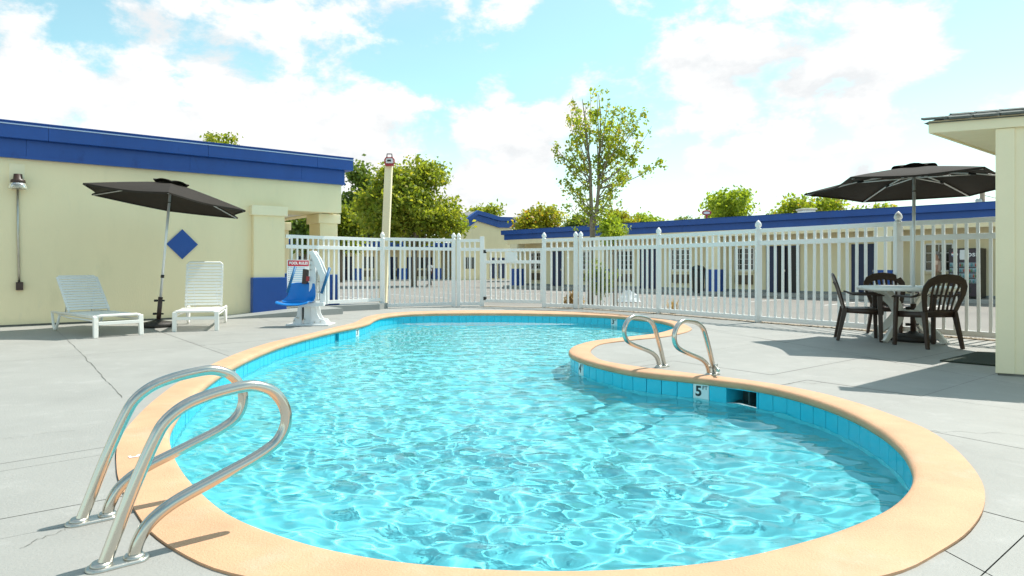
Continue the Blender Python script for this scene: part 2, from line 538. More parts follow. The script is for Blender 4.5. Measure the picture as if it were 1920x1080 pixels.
# coping
mb = MB()
prof = [(0.045, -0.062), (0.012, -0.056), (0.001, -0.04), (0.0, -0.022), (0.008, -0.004), (0.022, 0.004), (0.05, 0.009), (0.09, 0.010)]
n = len(INNER)
rings = [INNER + NRM * d for d, z in prof]
vs = [(p[0], p[1], prof[r][1]) for r in range(len(prof)) for p in rings[r]]
fs = []
for r in range(len(prof) - 1):
    for i in range(n):
        j = (i + 1) % n
        fs.append((r * n + i, r * n + j, (r + 1) * n + j, (r + 1) * n + i)[::-1])
mb.add(vs, fs, True)
def cdt(loops, extra=()):
    vs = []; es = []
    for L in loops:
        o = len(vs)
        vs += [Vector((p[0], p[1])) for p in L]
        es += [(o + i, o + (i + 1) % len(L)) for i in range(len(L))]
    for (a, b) in extra:
        o = len(vs)
        vs += [Vector(a[:2]), Vector(b[:2])]
        es.append((o, o + 1))
    r = delaunay_2d_cdt(vs, es, [], 0, 1e-5)
    V = np.array([[v[0], v[1]] for v in r[0]])
    T = [tuple(f) for f in r[2]]
    return V, T
V, T = cdt([rings[-1], OUTER])
cen = np.array([V[list(f)].mean(0) for f in T])
keep = inside(OUTER, cen) & ~inside(rings[-1], cen)
T = [f for f, k in zip(T, keep) if k]
def ccw(V, f):
    a, b, c = V[f[0]], V[f[1]], V[f[2]]
    return f if (b[0]-a[0])*(c[1]-a[1])-(b[1]-a[1])*(c[0]-a[0]) > 0 else f[::-1]
mb.add([(v[0], v[1], 0.010) for v in V], [ccw(V, f) for f in T], True)
m_ = len(OUTER)
mb.add([(p[0], p[1], z) for z in (0.010, -0.03) for p in OUTER], [(i, (i+1) % m_, m_+(i+1) % m_, m_+i)[::-1] for i in range(m_)])
cop = ppart('coping', mb, M_['coping'])

# deck: base sheet, then slabs between recessed joints
P_px = {1: (717, 16.0), 2: (853, 16.85), 3: (904, 16.85), 4: (1020, 16.25), 5: (1084, 15.85), 6: (1235, 14.2), 7: (1422, 12.0), 8: (1684, 10.06)}
def pt(x, Y): return Vector(((x - 960) / F * Y, Y))
WA = g(0, 613).xy                       # a point of the left wall at its foot
WB = pt(640, 14.85)
WD = (WB - WA).normalized()             # wall direction
WN = Vector((WD.y, -WD.x))              # wall normal towards the pool
def wall_pt(x): return WA + WD * on_line(x, WA, WD)
FP = [wall_pt(531) + WN * 0.02] + [pt(*P_px[k]) for k in range(1, 9)]
FP.append(FP[8] + (FP[8] - FP[7]).normalized() * 2.4)
far = [(p + Vector((0.05, 0.28))) for p in FP]
DECK = [Vector((-15, -4)), Vector((13, -4)), Vector((13, 3.5))] + [far[9]] + far[8:0:-1] + [Vector((-4.9, 16.2)), Vector((-9, 13.5)), Vector((-15, 8.5))]
HUT = [g(1868, 703).xy]
joint_px_A = [((1640,768),(1867,702)), ((1427,705),(1724,651.5)), ((1433,650),(1500,637)), ((0,738),(300,703)), ((0,871),(192,838)), ((1842,1080),(1920,1002)), ((-300,640),(407,610)), ((0,1010),(127,986)),((0,680),(330,650))]
joint_px_B = [((1733,805),(1920,844)), ((311,625),(407,660.6)), ((1739,744),(1920,771)), ((1722,650),(1868,664)), ((1845,958),(1920,980)),((880,583),(960,572)),((1110,584),(1130,574)),((1400,640),(1330,612))]
DHOLE = OUTER + normals(OUTER) * smooth_ring(rng.uniform(-0.004, 0.007, len(OUTER)), 1)[:, None]
segs = []
for (a, b), D, wdt in [(j, AD, 0.0045) for j in joint_px_A] + [(j, BD, 0.006) for j in joint_px_B]:
    p, q = g2(a), g2(b)
    d = (q - p).normalized()
    if d.dot(D) < 0: d = -d
    d = (d * 0.5 + D * 0.5).normalized()
    c = (p + q) / 2
    nn = Vector((-d.y, d.x)) * wdt / 2
    segs.append((c, d, nn))
V, T = cdt([DECK, OUTER])
cen = np.array([V[list(f)].mean(0) for f in T])
Dk = np.array([[p[0], p[1]] for p in DECK])
keep = inside(Dk, cen) & ~inside(OUTER, cen)
mb = MB().add([(v[0], v[1], -0.014) for v in V], [ccw(V, f) for f, k in zip(T, keep) if k])
nD = len(DECK)
mb.add([(p[0], p[1], z) for z in (-0.014, -0.5) for p in DECK], [(i, (i+1) % nD, nD+(i+1) % nD, nD+i)[::-1] for i in range(nD)])
deck = obj('deck', mb, M_['joint'])
tag(deck, kind='structure')
extra = []
for (c, d, nn) in segs:
    for s in (1, -1):
        extra.append((c + nn * s - d * 30, c + nn * s + d * 30))
V, T = cdt([DECK, DHOLE], extra)
cen = np.array([V[list(f)].mean(0) for f in T])
keep = inside(Dk, cen) & ~inside(DHOLE, cen)
lab = np.zeros(len(T), dtype=object)
code = []
for i, cpt in enumerate(cen):
    k = []
    bad = False
    for (c, d, nn) in segs:
        s = (cpt[0] - c.x) * nn.x + (cpt[1] - c.y) * nn.y
        w2 = nn.length_squared
        if abs(s) < w2: bad = True; break
        k.append(s > 0)
    code.append(None if bad else tuple(k))
cells = {}
for f, kf, cd in zip(T, keep, code):
    if kf and cd is not None: cells.setdefault(cd, []).append(f)
for cd, fl in cells.items():
    used = sorted({i for f in fl for i in f})
    mp_ = {u: i for i, u in enumerate(used)}
    a_ = sum(abs((V[f[1]][0]-V[f[0]][0])*(V[f[2]][1]-V[f[0]][1])-(V[f[1]][1]-V[f[0]][1])*(V[f[2]][0]-V[f[0]][0])) for f in fl) / 2
    if a_ < 0.002: continue
    dz = random.uniform(-0.0012, 0.0012)
    mb = MB().add([(V[u][0], V[u][1], dz) for u in used], [ccw(V, tuple(mp_[i] for i in f)) for f in fl])
    s = obj('slab', mb, M_['deck'], deck)

# waterline tiles, depth markers and skimmers
TW = 0.152
ring = INNER + NRM * 0.030
seg = np.linalg.norm(np.roll(ring, -1, 0) - ring, axis=1)
Lc = np.concatenate([[0], np.cumsum(seg)])
RP = np.vstack([ring, ring[:1]])
NP_ = np.vstack([NRM, NRM[:1]])
def along(s):
    s = s % Lc[-1]
    p = np.array([np.interp(s, Lc, RP[:, 0]), np.interp(s, Lc, RP[:, 1])])
    q_ = np.array([np.interp(s, Lc, NP_[:, 0]), np.interp(s, Lc, NP_[:, 1])])
    q_ /= np.linalg.norm(q_)
    return Vector((p[0], p[1], 0)), Vector((q_[0], q_[1], 0))
def near_s(px, py):
    p = g(px, py, -0.1).xy
    d = (ring[:, 0] - p.x) ** 2 + (ring[:, 1] - p.y) ** 2
    return Lc[int(np.argmin(d))]
markers = {}
nt_ = int(round(Lc[-1] / TW)); pitch = Lc[-1] / nt_
def slot(px, py): return int(near_s(px, py) / pitch)
mark = {slot(1305, 737): '5', slot(1132, 603): '3', slot(1073, 690): '4', slot(684, 621): '3', slot(436, 700): '5'}
sk1 = slot(1400, 748); sk2 = slot(634, 631)
skim = {sk1: 0, (sk1 + 1) % nt_: 0, sk2: 1}
# pool shell: walls and floor
def depth(Y): return np.interp(Y, [2, 5.2, 8.5, 13], [1.22, 1.18, 0.95, 0.82])
Wl = INNER + NRM * 0.045
mb = MB()
lev = [(0, -0.05), (0, -0.215), (0.01, -0.217)]
vs = [(p[0] - q[0]*d, p[1] - q[1]*d, z) for d, z in lev for p, q in zip(Wl, NRM)]
for d, z in ((0.012, -.26), (0.012, -.40)):
    vs += [(p[0] - q[0]*d, p[1] - q[1]*d, z) for p, q in zip(Wl, NRM)]
NC = 2
def in_hole(i):
    m_ = (Lc[i] + Lc[i+1]) / 2 / pitch
    return sk1 - .12 < m_ < sk1 + 2.12 or sk2 - .12 < m_ < sk2 + 1.12
fs = [(r*n+i, r*n+(i+1) % n, (r+1)*n+(i+1) % n, (r+1)*n+i) for r in range(NC + 2) for i in range(n) if not (r < 2 and in_hole(i))]
mb.add(vs, fs, True)
gx = np.arange(-7, 6, 0.06); gy = np.arange(1.6, 14, 0.06)
GX, GY = np.meshgrid(gx, gy)
XY = np.stack([GX.ravel(), GY.ravel()], 1)
ins = inside(Wl, XY)
dist = np.full(len(XY), 9.0)
for k in range(0, len(Wl), 2):
    dist = np.minimum(dist, np.hypot(XY[:, 0] - Wl[k, 0], XY[:, 1] - Wl[k, 1]))
dist = np.where(ins, dist, 0) / np.interp(XY[:, 1], [7, 10], [1.0, .55])
prof_z = np.interp(dist, [0, .05, .16, .36, .62, .90, 1.2, 1.6, 2.2], [-.30, -.335, -.41, -.56, -.77, -.95, -1.09, -1.20, -1.26])
dep = depth(XY[:, 1])
ZZ = -dep * np.tanh((-prof_z / dep) * 1.12) ** 1.0
ZZ = np.maximum(ZZ, -dep).reshape(GX.shape)
ins = ins.reshape(GX.shape)
idx = -np.ones(GX.shape, int); vs = []; fs = []
for j in range(GX.shape[0] - 1):
    for i in range(GX.shape[1] - 1):
        if ins[j:j+2, i:i+2].any():
            q = []
            for (jj, ii) in ((j, i), (j, i+1), (j+1, i+1), (j+1, i)):
                if idx[jj, ii] < 0:
                    idx[jj, ii] = len(vs); vs.append((GX[jj, ii], GY[jj, ii], float(ZZ[jj, ii])))
                q.append(idx[jj, ii])
            fs.append(tuple(q))
mb.add(vs, fs, True)
shell = ppart('pool_shell', mb, M_['shell'])
shell.cycles.is_caustics_receiver = True

# water: real waves
STEP = 0.02
gx = np.arange(-7, 6, STEP); gy = np.arange(1.6, 14.2, STEP)
GX, GY = np.meshgrid(gx, gy)
H = np.zeros_like(GX)
wr = np.random.default_rng(11)
for k in range(52):
    lam = math.exp(wr.uniform(math.log(0.10), math.log(0.62)))
    th = wr.normal(0.9, 0.95) + (math.pi if wr.random() < 0.3 else 0)
    kx, ky = 2*math.pi/lam*math.cos(th), 2*math.pi/lam*math.sin(th)
    slope = 0.0215 * (lam / 0.35) ** -0.05
    ph = wr.uniform(0, 2*math.pi)
    wob = 0.35*np.sin(GX*wr.uniform(.8, 2.4)+GY*wr.uniform(-2.4, 2.4)+wr.uniform(0, 6.28))
    H += slope*lam/(2*math.pi) * np.sin(kx*GX+ky*GY+ph+3*wob) * (0.75+0.5*np.sin(GX*wr.uniform(.5, 1.5)+GY*wr.uniform(.5, 1.5)+wr.uniform(0, 6.28)))
H *= np.interp(GY, [2, 5, 9, 13], [1.0, 1.0, 0.62, 0.40])
Wx = INNER + NRM * 0.15
ins = inside(Wx, np.stack([GX.ravel(), GY.ravel()], 1)).reshape(GX.shape)
q = ins[:-1, :-1] | ins[1:, :-1] | ins[:-1, 1:] | ins[1:, 1:]
jj, ii = np.nonzero(q)
nx = GX.shape[1]
quads = np.stack([jj*nx+ii, jj*nx+ii+1, (jj+1)*nx+ii+1, (jj+1)*nx+ii], 1)
us, inv = np.unique(quads.ravel(), return_inverse=True)
co = np.stack([GX.ravel()[us], GY.ravel()[us], H.ravel()[us] + WATER_Z], 1)
me = bpy.data.meshes.new('water')
nq = len(quads)
me.vertices.add(len(us)); me.vertices.foreach_set('co', co.ravel())
me.loops.add(nq*4); me.loops.foreach_set('vertex_index', inv.ravel().astype(np.int32))
me.polygons.add(nq); me.polygons.foreach_set('loop_start', np.arange(0, nq*4, 4, dtype=np.int32))
me.polygons.foreach_set('use_smooth', np.ones(nq, bool))
me.update(); me.validate()
me.materials.append(water_m)
water = link('water', me)
tag(water, kind='structure')
water.cycles.is_caustics_caster = True

# waterline tiles
TZ0, TZ1 = -0.212, -0.050
tmesh = {}
for kind_, mm in (('tile', M_['tile']), ('depth_tile', M_['tile_pale'])):
    b = MB().box(-pitch/2 + .003, pitch/2 - .003, -.008, .014, TZ0, TZ1)
    me_ = b.mesh(kind_, mm)
    tmesh[kind_] = me_
for i in range(nt_):
    if i in skim: continue
    c, nn = along((i + .5) * pitch)
    a, _ = along((i + .15) * pitch); b, _ = along((i + .85) * pitch)
    tx = (b - a).normalized()
    ny = Vector((-tx.y, tx.x, 0))
    if ny.dot(nn) < 0: tx, ny = -tx, -ny
    kind_ = 'depth_tile' if i in mark else 'tile'
    o = link(kind_, tmesh[kind_], pool)
    Mx = Matrix(((tx.x, ny.x, 0, c.x), (tx.y, ny.y, 0, c.y), (0, 0, 1, random.uniform(-.0015, .0015)), (0, 0, 0, 1)))
    Mx = Mx @ Matrix.Rotation(random.gauss(0, .008), 4, 'Z')
    o.matrix_local = Matrix.Translation(-pool.location) @ Mx
    if i in mark:
        o['label'] = 'white depth marker tile reading %s FT' % mark[i]
        TM = Matrix(((1, 0, 0, 0), (0, 0, -1, -.0095), (0, 1, 0, 0), (0, 0, 0, 1)))
        text('lettering', mark[i], 0.125, Matrix.Translation((-.022, 0, -.122)) @ TM, M_['ink'], o, font_bold=.004)
        text('lettering', 'FT', 0.046, Matrix.Translation((.038, 0, -.086)) @ TM, M_['ink'], o, font_bold=.001)
def skimmer(i0, cnt):
    a, na = along(i0 * pitch); b, nb = along((i0 + cnt) * pitch)
    tx = (b - a).normalized(); nn = (na + nb).normalized()
    ny = Vector((-tx.y, tx.x, 0))
    if ny.dot(nn) < 0: tx = -tx; ny = -ny; a, b = b, a
    L = (b - a).length
    mb = MB()
    t_ = 0.012
    def fb(*q): mb.frame_box(a, tx, ny, (0, 0, 1), *q)
    fb(0, t_, -.012, .30, -.24, -.05)
    fb(L - t_, L, -.012, .30, -.24, -.05)
    fb(t_, L - t_, -.010, .30, -.062, -.05)
    o = ppart('skimmer', mb, M_['tile'])
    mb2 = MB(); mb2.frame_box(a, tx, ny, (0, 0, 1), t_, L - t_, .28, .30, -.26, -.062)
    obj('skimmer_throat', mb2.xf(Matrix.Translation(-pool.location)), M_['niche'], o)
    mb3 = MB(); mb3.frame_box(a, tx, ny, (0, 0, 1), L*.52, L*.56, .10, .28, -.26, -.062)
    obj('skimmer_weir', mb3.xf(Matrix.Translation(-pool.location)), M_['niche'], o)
    return a, b, tx, ny
skimmer(sk1, 2)
skimmer(sk2, 1)
# worn painted depth mark on the coping by the near ladder
cm = g(262, 858)
Mx = Matrix.Translation(Vector((cm.x, cm.y, 0.0125)) - pool.location) @ Matrix.Rotation(math.atan2(AD.y, AD.x) + R(90), 4, 'Z')
text('painted_mark', '5', 0.13, Mx, M_['sign_white'], pool, font_bold=.001)

# hairline cracks in the deck paint
for pts_px, wd_ in (([(108,620),(131,642),(152,661),(163,676),(178,690),(196,712),(212,727),(229,746)], .006), ([(1735,806),(1768,811),(1802,809),(1830,813),(1872,812),(1920,818)], .003),
                    ([(1214,613),(1232,616),(1248,615),(1272,619)], .006), ([(1470,722),(1500,716),(1522,720),(1548,717)], .004), ([(40,1030),(70,1012),(104,1001),(126,990)], .003),
                    ([(0,824),(40,820),(86,812),(140,808)], .0022), ([(1560,690),(1590,694),(1604,690),(1640,697)], .003), ([(330,640),(362,642),(396,652),(430,660)], .003)):
    P = spline_px = [g(x, y).xy for x, y in pts_px]
    Q = []
    for a, c in zip(P, P[1:]):
        for k in range(5): Q.append(a.lerp(c, k/5) + Vector((random.gauss(0, .006), random.gauss(0, .006))))
    Q.append(P[-1])
    vs = []
    for i, p in enumerate(Q):
        d = (Q[min(i+1, len(Q)-1)] - Q[max(i-1, 0)]).normalized(); n_ = Vector((-d.y, d.x)) * wd_/2 * random.uniform(.3, 1.2)
        vs += [(*(p + n_), .0028), (*(p - n_), .0028)]
    obj('crack', MB().add(vs, [(2*i, 2*i+1, 2*i+3, 2*i+2) for i in range(len(Q)-1)]), M_['joint'], deck)
# ------------------------------------------------------------------ ground: parking lot
LZ = -0.30
mb = MB()
mb.add([(-900, -300, LZ), (900, -300, LZ), (900, 1500, LZ), (-900, 1500, LZ)], [(0, 1, 2, 3)])
# a hole is not needed: the sheet lies 0.3 m below the deck, the pool cuts through it
lot_loops = cdt([[Vector((-900, -300)), Vector((900, -300)), Vector((900, 1500)), Vector((-900, 1500))], OUTER])
V, T = lot_loops
cen = np.array([V[list(f)].mean(0) for f in T])
mb = MB().add([(v[0], v[1], LZ) for v in V], [ccw(V, f) for f, k in zip(T, ~inside(OUTER, cen)) if k])
tag(obj('parking_lot', mb, M_['lot']), kind='structure')

# ------------------------------------------------------------------ left building
tC = (WB - WA).length
def tw(x): return on_line(x, WA, WD)
o3 = Vector((WA.x, WA.y, 0)); wd3 = Vector((WD.x, WD.y, 0)); wn3 = Vector((WN.x, WN.y, 0)); Z3 = Vector((0, 0, 1))
def wy(x): return (WA + WD * tw(x)).y
lb = thing('motel_building', 'cream motel wing with a deep blue fascia beside the loungers', 'building', (WA.x, WA.y, 0), math.atan2(WD.y, WD.x))
def lbox(name, m, *q, bevel=0.0, parent=lb):
    mb = MB()
    x0, x1, y0, y1, z0, z1 = q          # local axes: x along wall, y out towards the pool is -y after the turn
    mb.box(x0, x1, -y1, -y0, z0, z1)
    return obj(name, mb, m, parent, bevel)
ZF0, ZF1, ZF2 = zat(292.4, WA.y), zat(259, WA.y), zat(229, WA.y)
t_open = tw(531)
lbox('wall', M_['cream'], -9, t_open, -0.25, 0, -0.2, ZF0 + .03)
zb = zat(396.5, wy(585))
lbox('beam', M_['cream'], t_open, tC, -0.25, 0.0, zb, ZF0 + .03)
lbox('wall', M_['cream'], -9, t_open - .02, -8, -0.25, -0.2, ZF0 + .01)
cuts = [-9, -5.6, -2.6, .35, 2.9, 5.1, tC]
for i in range(6):
    e_ = i == 5
    lbox('fascia', M_['blue'], cuts[i] + .0008, cuts[i+1] - .0008 + (.05 if e_ else 0), -0.3, 0.07 + random.uniform(-.001, .001), ZF0, ZF1, bevel=.004)
    lbox('fascia_cap', M_['blue'], cuts[i] + .3 + .0008 - (.3 if i == 0 else 0), (cuts[i+1] + .3 - .0008) if not e_ else tC + .20, -0.3, 0.187 + random.uniform(-.001, .001), ZF1 + .001, ZF2, bevel=.008)
lbox('drip_edge', M_['blue_edge'], -9, tC + .21, 0.1901, 0.205, ZF2 - .045, ZF2 - .027)
lbox('roof_edge', M_['blue'], -9, tC + .205, -0.3, 0.2, ZF2 + .001, ZF2 + .02)
lbox('fascia_lip', M_['blue'], -9, tC + .055, 0.02, 0.085, ZF0 - .022, ZF0 + .025)
lbox('roof', M_['roofing'], -9, tC + .15, -8, -0.3, ZF2 - .25, ZF2 - .02)
lbox('fascia', M_['blue'], tC - .02, tC + .18, -4.2, -0.301, ZF0 + .01, ZF2 - .001)
lbox('beam', M_['cream'], t_open, tC, -4.05, -3.8, zb - .02, ZF0)
lbox('beam', M_['cream'], tC - .28, tC - .01, -3.8, -0.251, zb + .012, ZF0)
lbox('ceiling', M_['ceiling'], t_open, tC - .285, -3.8, -1.151, zb + .03, zb + .06)
lbox('plinth', M_['joint'], -9, tw(472), -.05, 0.012, -.02, .028)
# pillar against the wall
def zw(y, x): return zat(y, wy(x))
p0, p1 = tw(472), tw(530)
lbox('pillar', M_['cream'], p0, p1, 0.0, .12, .10, zw(388, 500), bevel=.006)
lbox('pillar_cap', M_['cream_trim'], p0 - .05, p1 + .05, 0.0, .17, zw(405, 500), zw(387, 500), bevel=.008)
lbox('pillar_base', M_['blue'], p0 - .03, p1 + .03, 0.0, .16, -.02, zw(520, 500), bevel=.012)
# corner column of the breezeway
c0, c1 = tw(600), tw(633)
def column(name_prefix, x0, x1, y0, y1, ztop, zbase, parent, box, z0=-.02, cap=.21):
    box('column', M_['cream'], x0, x1, y0, y1, z0 + .05, ztop, bevel=.006, parent=parent)
    box('column_cap', M_['cream_trim'], x0 - .05, x1 + .05, y0 - .05, y1 + .05, ztop - cap, ztop - .003, bevel=.008, parent=parent)
    box('column_base', M_['blue'], x0 - .035, x1 + .035, y0 - .035, y1 + .035, z0, zbase, bevel=.01, parent=parent)
WAc = WA - WN*.45
c0, c1 = on_line(600, WAc, WD), on_line(633, WAc, WD)
lbox('beam', M_['cream'], t_open, tC - .285, -1.15, -0.251, zb + .003, ZF0)
column('', c0, c1, -1.07, -.45, zb, zat(515, (WAc + WD*c0).y), lb, lbox)
column('', c0, c1, -4.1, -3.5, zb - .02, zw(515, 616), lb, lbox)
lbox('wall', M_['cream'], t_open - .3, t_open + .1, -4.05, -3.4, -.2, zb)
# blue diamond on the wall
dc = tw(341.5); dz = zat(458, wy(341.5)); dh = (486 - 430) / 2 / F * wy(341.5)
dwd = (tw(371) - tw(312)) / 2
mb = MB().hull([Vector((dc - dwd, -.001, dz)), Vector((dc, -.001, dz - dh)), Vector((dc + dwd, -.001, dz)), Vector((dc, -.001, dz + dh))],
               [Vector((dc - dwd, -.022, dz)), Vector((dc, -.022, dz - dh)), Vector((dc + dwd, -.022, dz)), Vector((dc, -.022, dz + dh))])
obj('diamond_panel', mb, M_['blue'], lb)
# wall lamp with conduit
lp = wall_pt(33)
lamp = thing('wall_lamp', 'brown jar lamp with conduit and box on the cream wall at far left', 'lamp', (lp.x, lp.y, zat(340, lp.y)), math.atan2(WD.y, WD.x))
Zl = lamp.location.z
u_ = lp.y / F
obj('back_plate', MB().box(-13*u_, 11*u_, -.012, .0, -16*u_, 33*u_), M_['cream_trim'], lamp, .003)
obj('cap', MB().lathe([(.0, 12*u_), (.06, 12*u_), (.065, 3*u_), (.10, 1*u_), (.105, -4*u_), (.0, -4*u_)], (0, -.13, 0), 18), M_['brown'], lamp)
obj('arm', MB().box(-.03, .03, -.09, -.012, -1*u_, 8*u_), M_['brown'], lamp, .004)
obj('glass_jar', MB().lathe([(.10, -4*u_), (.12, -8*u_), (.135, -14*u_), (.13, -15*u_), (.0, -13*u_)], (0, -.13, 0), 20), M_['jar'], lamp)
obj('conduit', MB().tube([(0, -.022, -16*u_), (.005, -.022, -100*u_), (.02, -.022, (340-530)*u_)], .016, 8), M_['steel_dull'], lamp)
obj('junction_box', MB().box(-5*u_+.02, 6*u_+.02, -.07, -.002, (340-544)*u_, (340-529)*u_), M_['brown'], lamp, .004)

# concrete ramp and raised kerb before the breezeway
f0, f1, f2 = g(405, 599), g(562, 594), g(643, 589)
wn2 = wn3
b0 = Vector((*wall_pt(400), 0)) - wn2 * .02
def toward_wall(f, extra=0.0):
    d = (f.xy - WA).dot(WN)
    return f - wn2 * (d + extra)
b0, b1 = toward_wall(f0, .02), toward_wall(f1, .3)
b2 = f2 - wn2 * .80
b15 = toward_wall(f1, 2.0)
top = [(f0, .004), (f1, .115), (f2, .125), (b2, .127), (b15, .120), (b1, .115), (b0, .004)]
mb = MB()
nn_ = len(top)
vs = [(p.x, p.y, z) for p, z in top] + [(p.x, p.y, -.1) for p, z in top]
mb.add(vs, [(0, 1, 5, 6), (1, 2, 3, 4, 5)] + [((i+1) % nn_, i, nn_+i, nn_+(i+1) % nn_) for i in range(nn_)])
tag(obj('concrete_ramp', mb, M_['kerb']), kind='structure')
q1 = g(712, 580.5)
poly = [b2.xy, q1.xy, (FP[1] + Vector((.12, .05))), (FP[1] + Vector((-.02, .25))), (wall_pt(531) - WN*2.0), b15.xy]
mb = MB().prism([(p.x, p.y) for p in poly], -.3, .129)
tag(obj('raised_kerb', mb, M_['kerb']), kind='structure')

# ------------------------------------------------------------------ white fence with a gate
FIN = [(.0, .0), (.062, .0), (.064, .018), (.05, .03), (.038, .04), (.036, .05), (.052, .062), (.058, .085), (.055, .11), (.04, .14), (.02, .165), (.004, .178), (.0, .18)]
fin_me = MB().lathe([(max(r, .0005), z) for r, z in FIN], n=14).mesh('finial', M_['white'])
picket_me = {}
def picket(h):
    k = round(h, 3)
    if k not in picket_me:
        picket_me[k] = MB().box(-.0195, .0195, -.0145, .0145, 0, h).mesh('picket', M_['white'])
    return picket_me[k]
def post(parent, p, z0, z1, fin=True, wdt=.05):
    o = obj('post', MB().box(-wdt, wdt, -wdt, wdt, z0, z1), M_['white'], parent, .006)
    d = p
    o.location = Vector((p.x, p.y, 0)) - parent.location
    o.rotation_euler.z = parent['turn'] if 'turn' in parent else 0
    if fin:
        f_ = link('finial', fin_me, o); f_.location = (0, 0, z1 - .002); f_.rotation_euler = (R(random.gauss(0, .6)), R(random.gauss(0, .6)), 0)
    return o
def panel(parent, a, b, z0, zt, zm, pitch=.138, inset=.05, rail=.035, zp=None):
    d = (b - a); L = d.length; d = d / L
    ang = math.atan2(d.y, d.x)
    base = Vector((a.x, a.y, 0)) - parent.location
    def put(o, s, z):
        o.location = base + Vector((d.x*s, d.y*s, z)); o.rotation_euler.z = ang
    for (zz, hh) in ((zt, .036), (zm, .040), (z0, .040)):
        r_ = obj('rail', MB().box(inset - .005, L - inset + .005, -.024, .024, -hh, hh), M_['white'], parent, .004)
        put(r_, 0, zz + random.uniform(-.003, .003))
    n_ = max(1, int(round((L - 2*inset) / pitch)))
    st = (L - 2*inset) / n_
    for i in range(1, n_):
        o = link('picket', picket(zt - z0 - .01), parent)
        put(o, inset + st*i + random.gauss(0, .002), z0 + .005)
        o.rotation_euler.y = random.gauss(0, .0045)
ZT, ZM, ZB = 1.645, 1.425, .07
fl = thing('picket_fence', 'short white metal fence run left of the gate behind the pool lift', 'fence', (FP[1].x, FP[1].y, 0))
panel(fl, FP[0], FP[1], .21, ZT, ZM, .132)
panel(fl, FP[1], FP[2], ZB, ZT + .02, ZM + .015, .13)
P2b = pt(858, 16.9)
panel(fl, P2b, FP[3], ZB, ZT + .02, ZM + .015, .14)
post(fl, FP[1], 0, 1.66); post(fl, FP[2] - Vector((.035, 0)), -.02, 1.68); post(fl, P2b + Vector((.03, 0)), -.02, 1.68)
post(fl, FP[3], -.02, 1.76, fin=False, wdt=.055)
gt = thing('fence_gate', 'lower white gate with doubled top rails between two fence posts', 'gate', (FP[3].x, FP[3].y, 0))
ga, gb = FP[3] + (FP[4]-FP[3]).normalized()*.09, FP[4] - (FP[4]-FP[3]).normalized()*.07
panel(gt, ga, gb, .14, 1.41, 1.12, .135, inset=.02)
for e in (ga, gb):
    o = obj('stile', MB().box(-.025, .025, -.022, .022, .10, 1.45), M_['white'], gt, .004)
    o.location = Vector((e.x, e.y, 0)) - gt.location
gm = ga.lerp(gb, .48)
o = obj('latch_box', MB().box(-.14, .14, -.05, -.026, 1.10, 1.36), M_['white'], gt, .006)
o.location = Vector((gm.x, gm.y, 0)) - gt.location
for zz in (.2, 1.38):
    o = obj('hinge', MB().box(-.05, .03, -.03, .03, -.04, .04), M_['black'], gt, .004)
    o.location = Vector((ga.x, ga.y, zz)) - gt.location
fr = thing('picket_fence', 'long white metal fence run from the gate to the hut on the right', 'fence', (FP[4].x, FP[4].y, 0))
P5a, P5b = FP[5] - Vector((.06, 0)), FP[5] + Vector((.06, -.03))
panel(fr, FP[4], P5a, ZB, ZT, ZM, .135)
panel(fr, P5b, FP[6], ZB, ZT, ZM, .125)
for a_, b_2 in ((6, 7), (7, 8), (8, 9)):
    panel(fr, FP[a_], FP[b_2], ZB, ZT, ZM, .142)
for p in (FP[4], P5a, P5b, FP[6], FP[7], FP[8], FP[9]):
    post(fr, p, -.02, 1.66)
# leaf litter and dust along the foot of the fence
mb = MB()
for k in range(420):
    s = random.random() * 5
    i = 3 + min(4, int(s)); u = s - int(s)
    a_, b_2 = (FP[4], FP[5]) if i == 3 else (FP[i + 1], FP[i + 2]) if i < 7 else (FP[8], FP[9])
    p = a_.lerp(b_2, u) + Vector((random.gauss(0, .05) - .02, random.gauss(-.03, .06)))
    an = random.random() * 6.28; l = random.uniform(.008, .03)
    c, sn = math.cos(an) * l, math.sin(an) * l
    z = .004 + random.random() * .012
    mb.add([(p.x - c, p.y - sn, z), (p.x + sn*.5, p.y - c*.5, z + .006), (p.x + c, p.y + sn, z), (p.x - sn*.5, p.y + c*.5, z + .004)], [(0, 1, 2, 3)])
tag(obj('leaf_litter', mb, M_['dirt']), kind='stuff')
mb = MB()
strip = [FP[3], FP[4], FP[5], FP[6], FP[7], FP[8], FP[9]]
ne = [p + Vector((-.06, -.10 - .07*random.random())) for p in strip]
edge = []
for i in range(len(strip) - 1):
    for k in range(14):
        u = k / 14
        edge.append((strip[i].lerp(strip[i+1], u) + Vector((.05, .12)), ne[i].lerp(ne[i+1], u) + Vector((random.gauss(0, .02), random.gauss(0, .035)))))
vs = [(*a, .0045) for a, b in edge] + [(*b, .0045) for a, b in edge]
ne_ = len(edge)
mb.add(vs, [(i, ne_+i, ne_+i+1, i+1) for i in range(ne_-1)])
tag(obj('dust_strip', mb, M_['dirt']), kind='stuff')

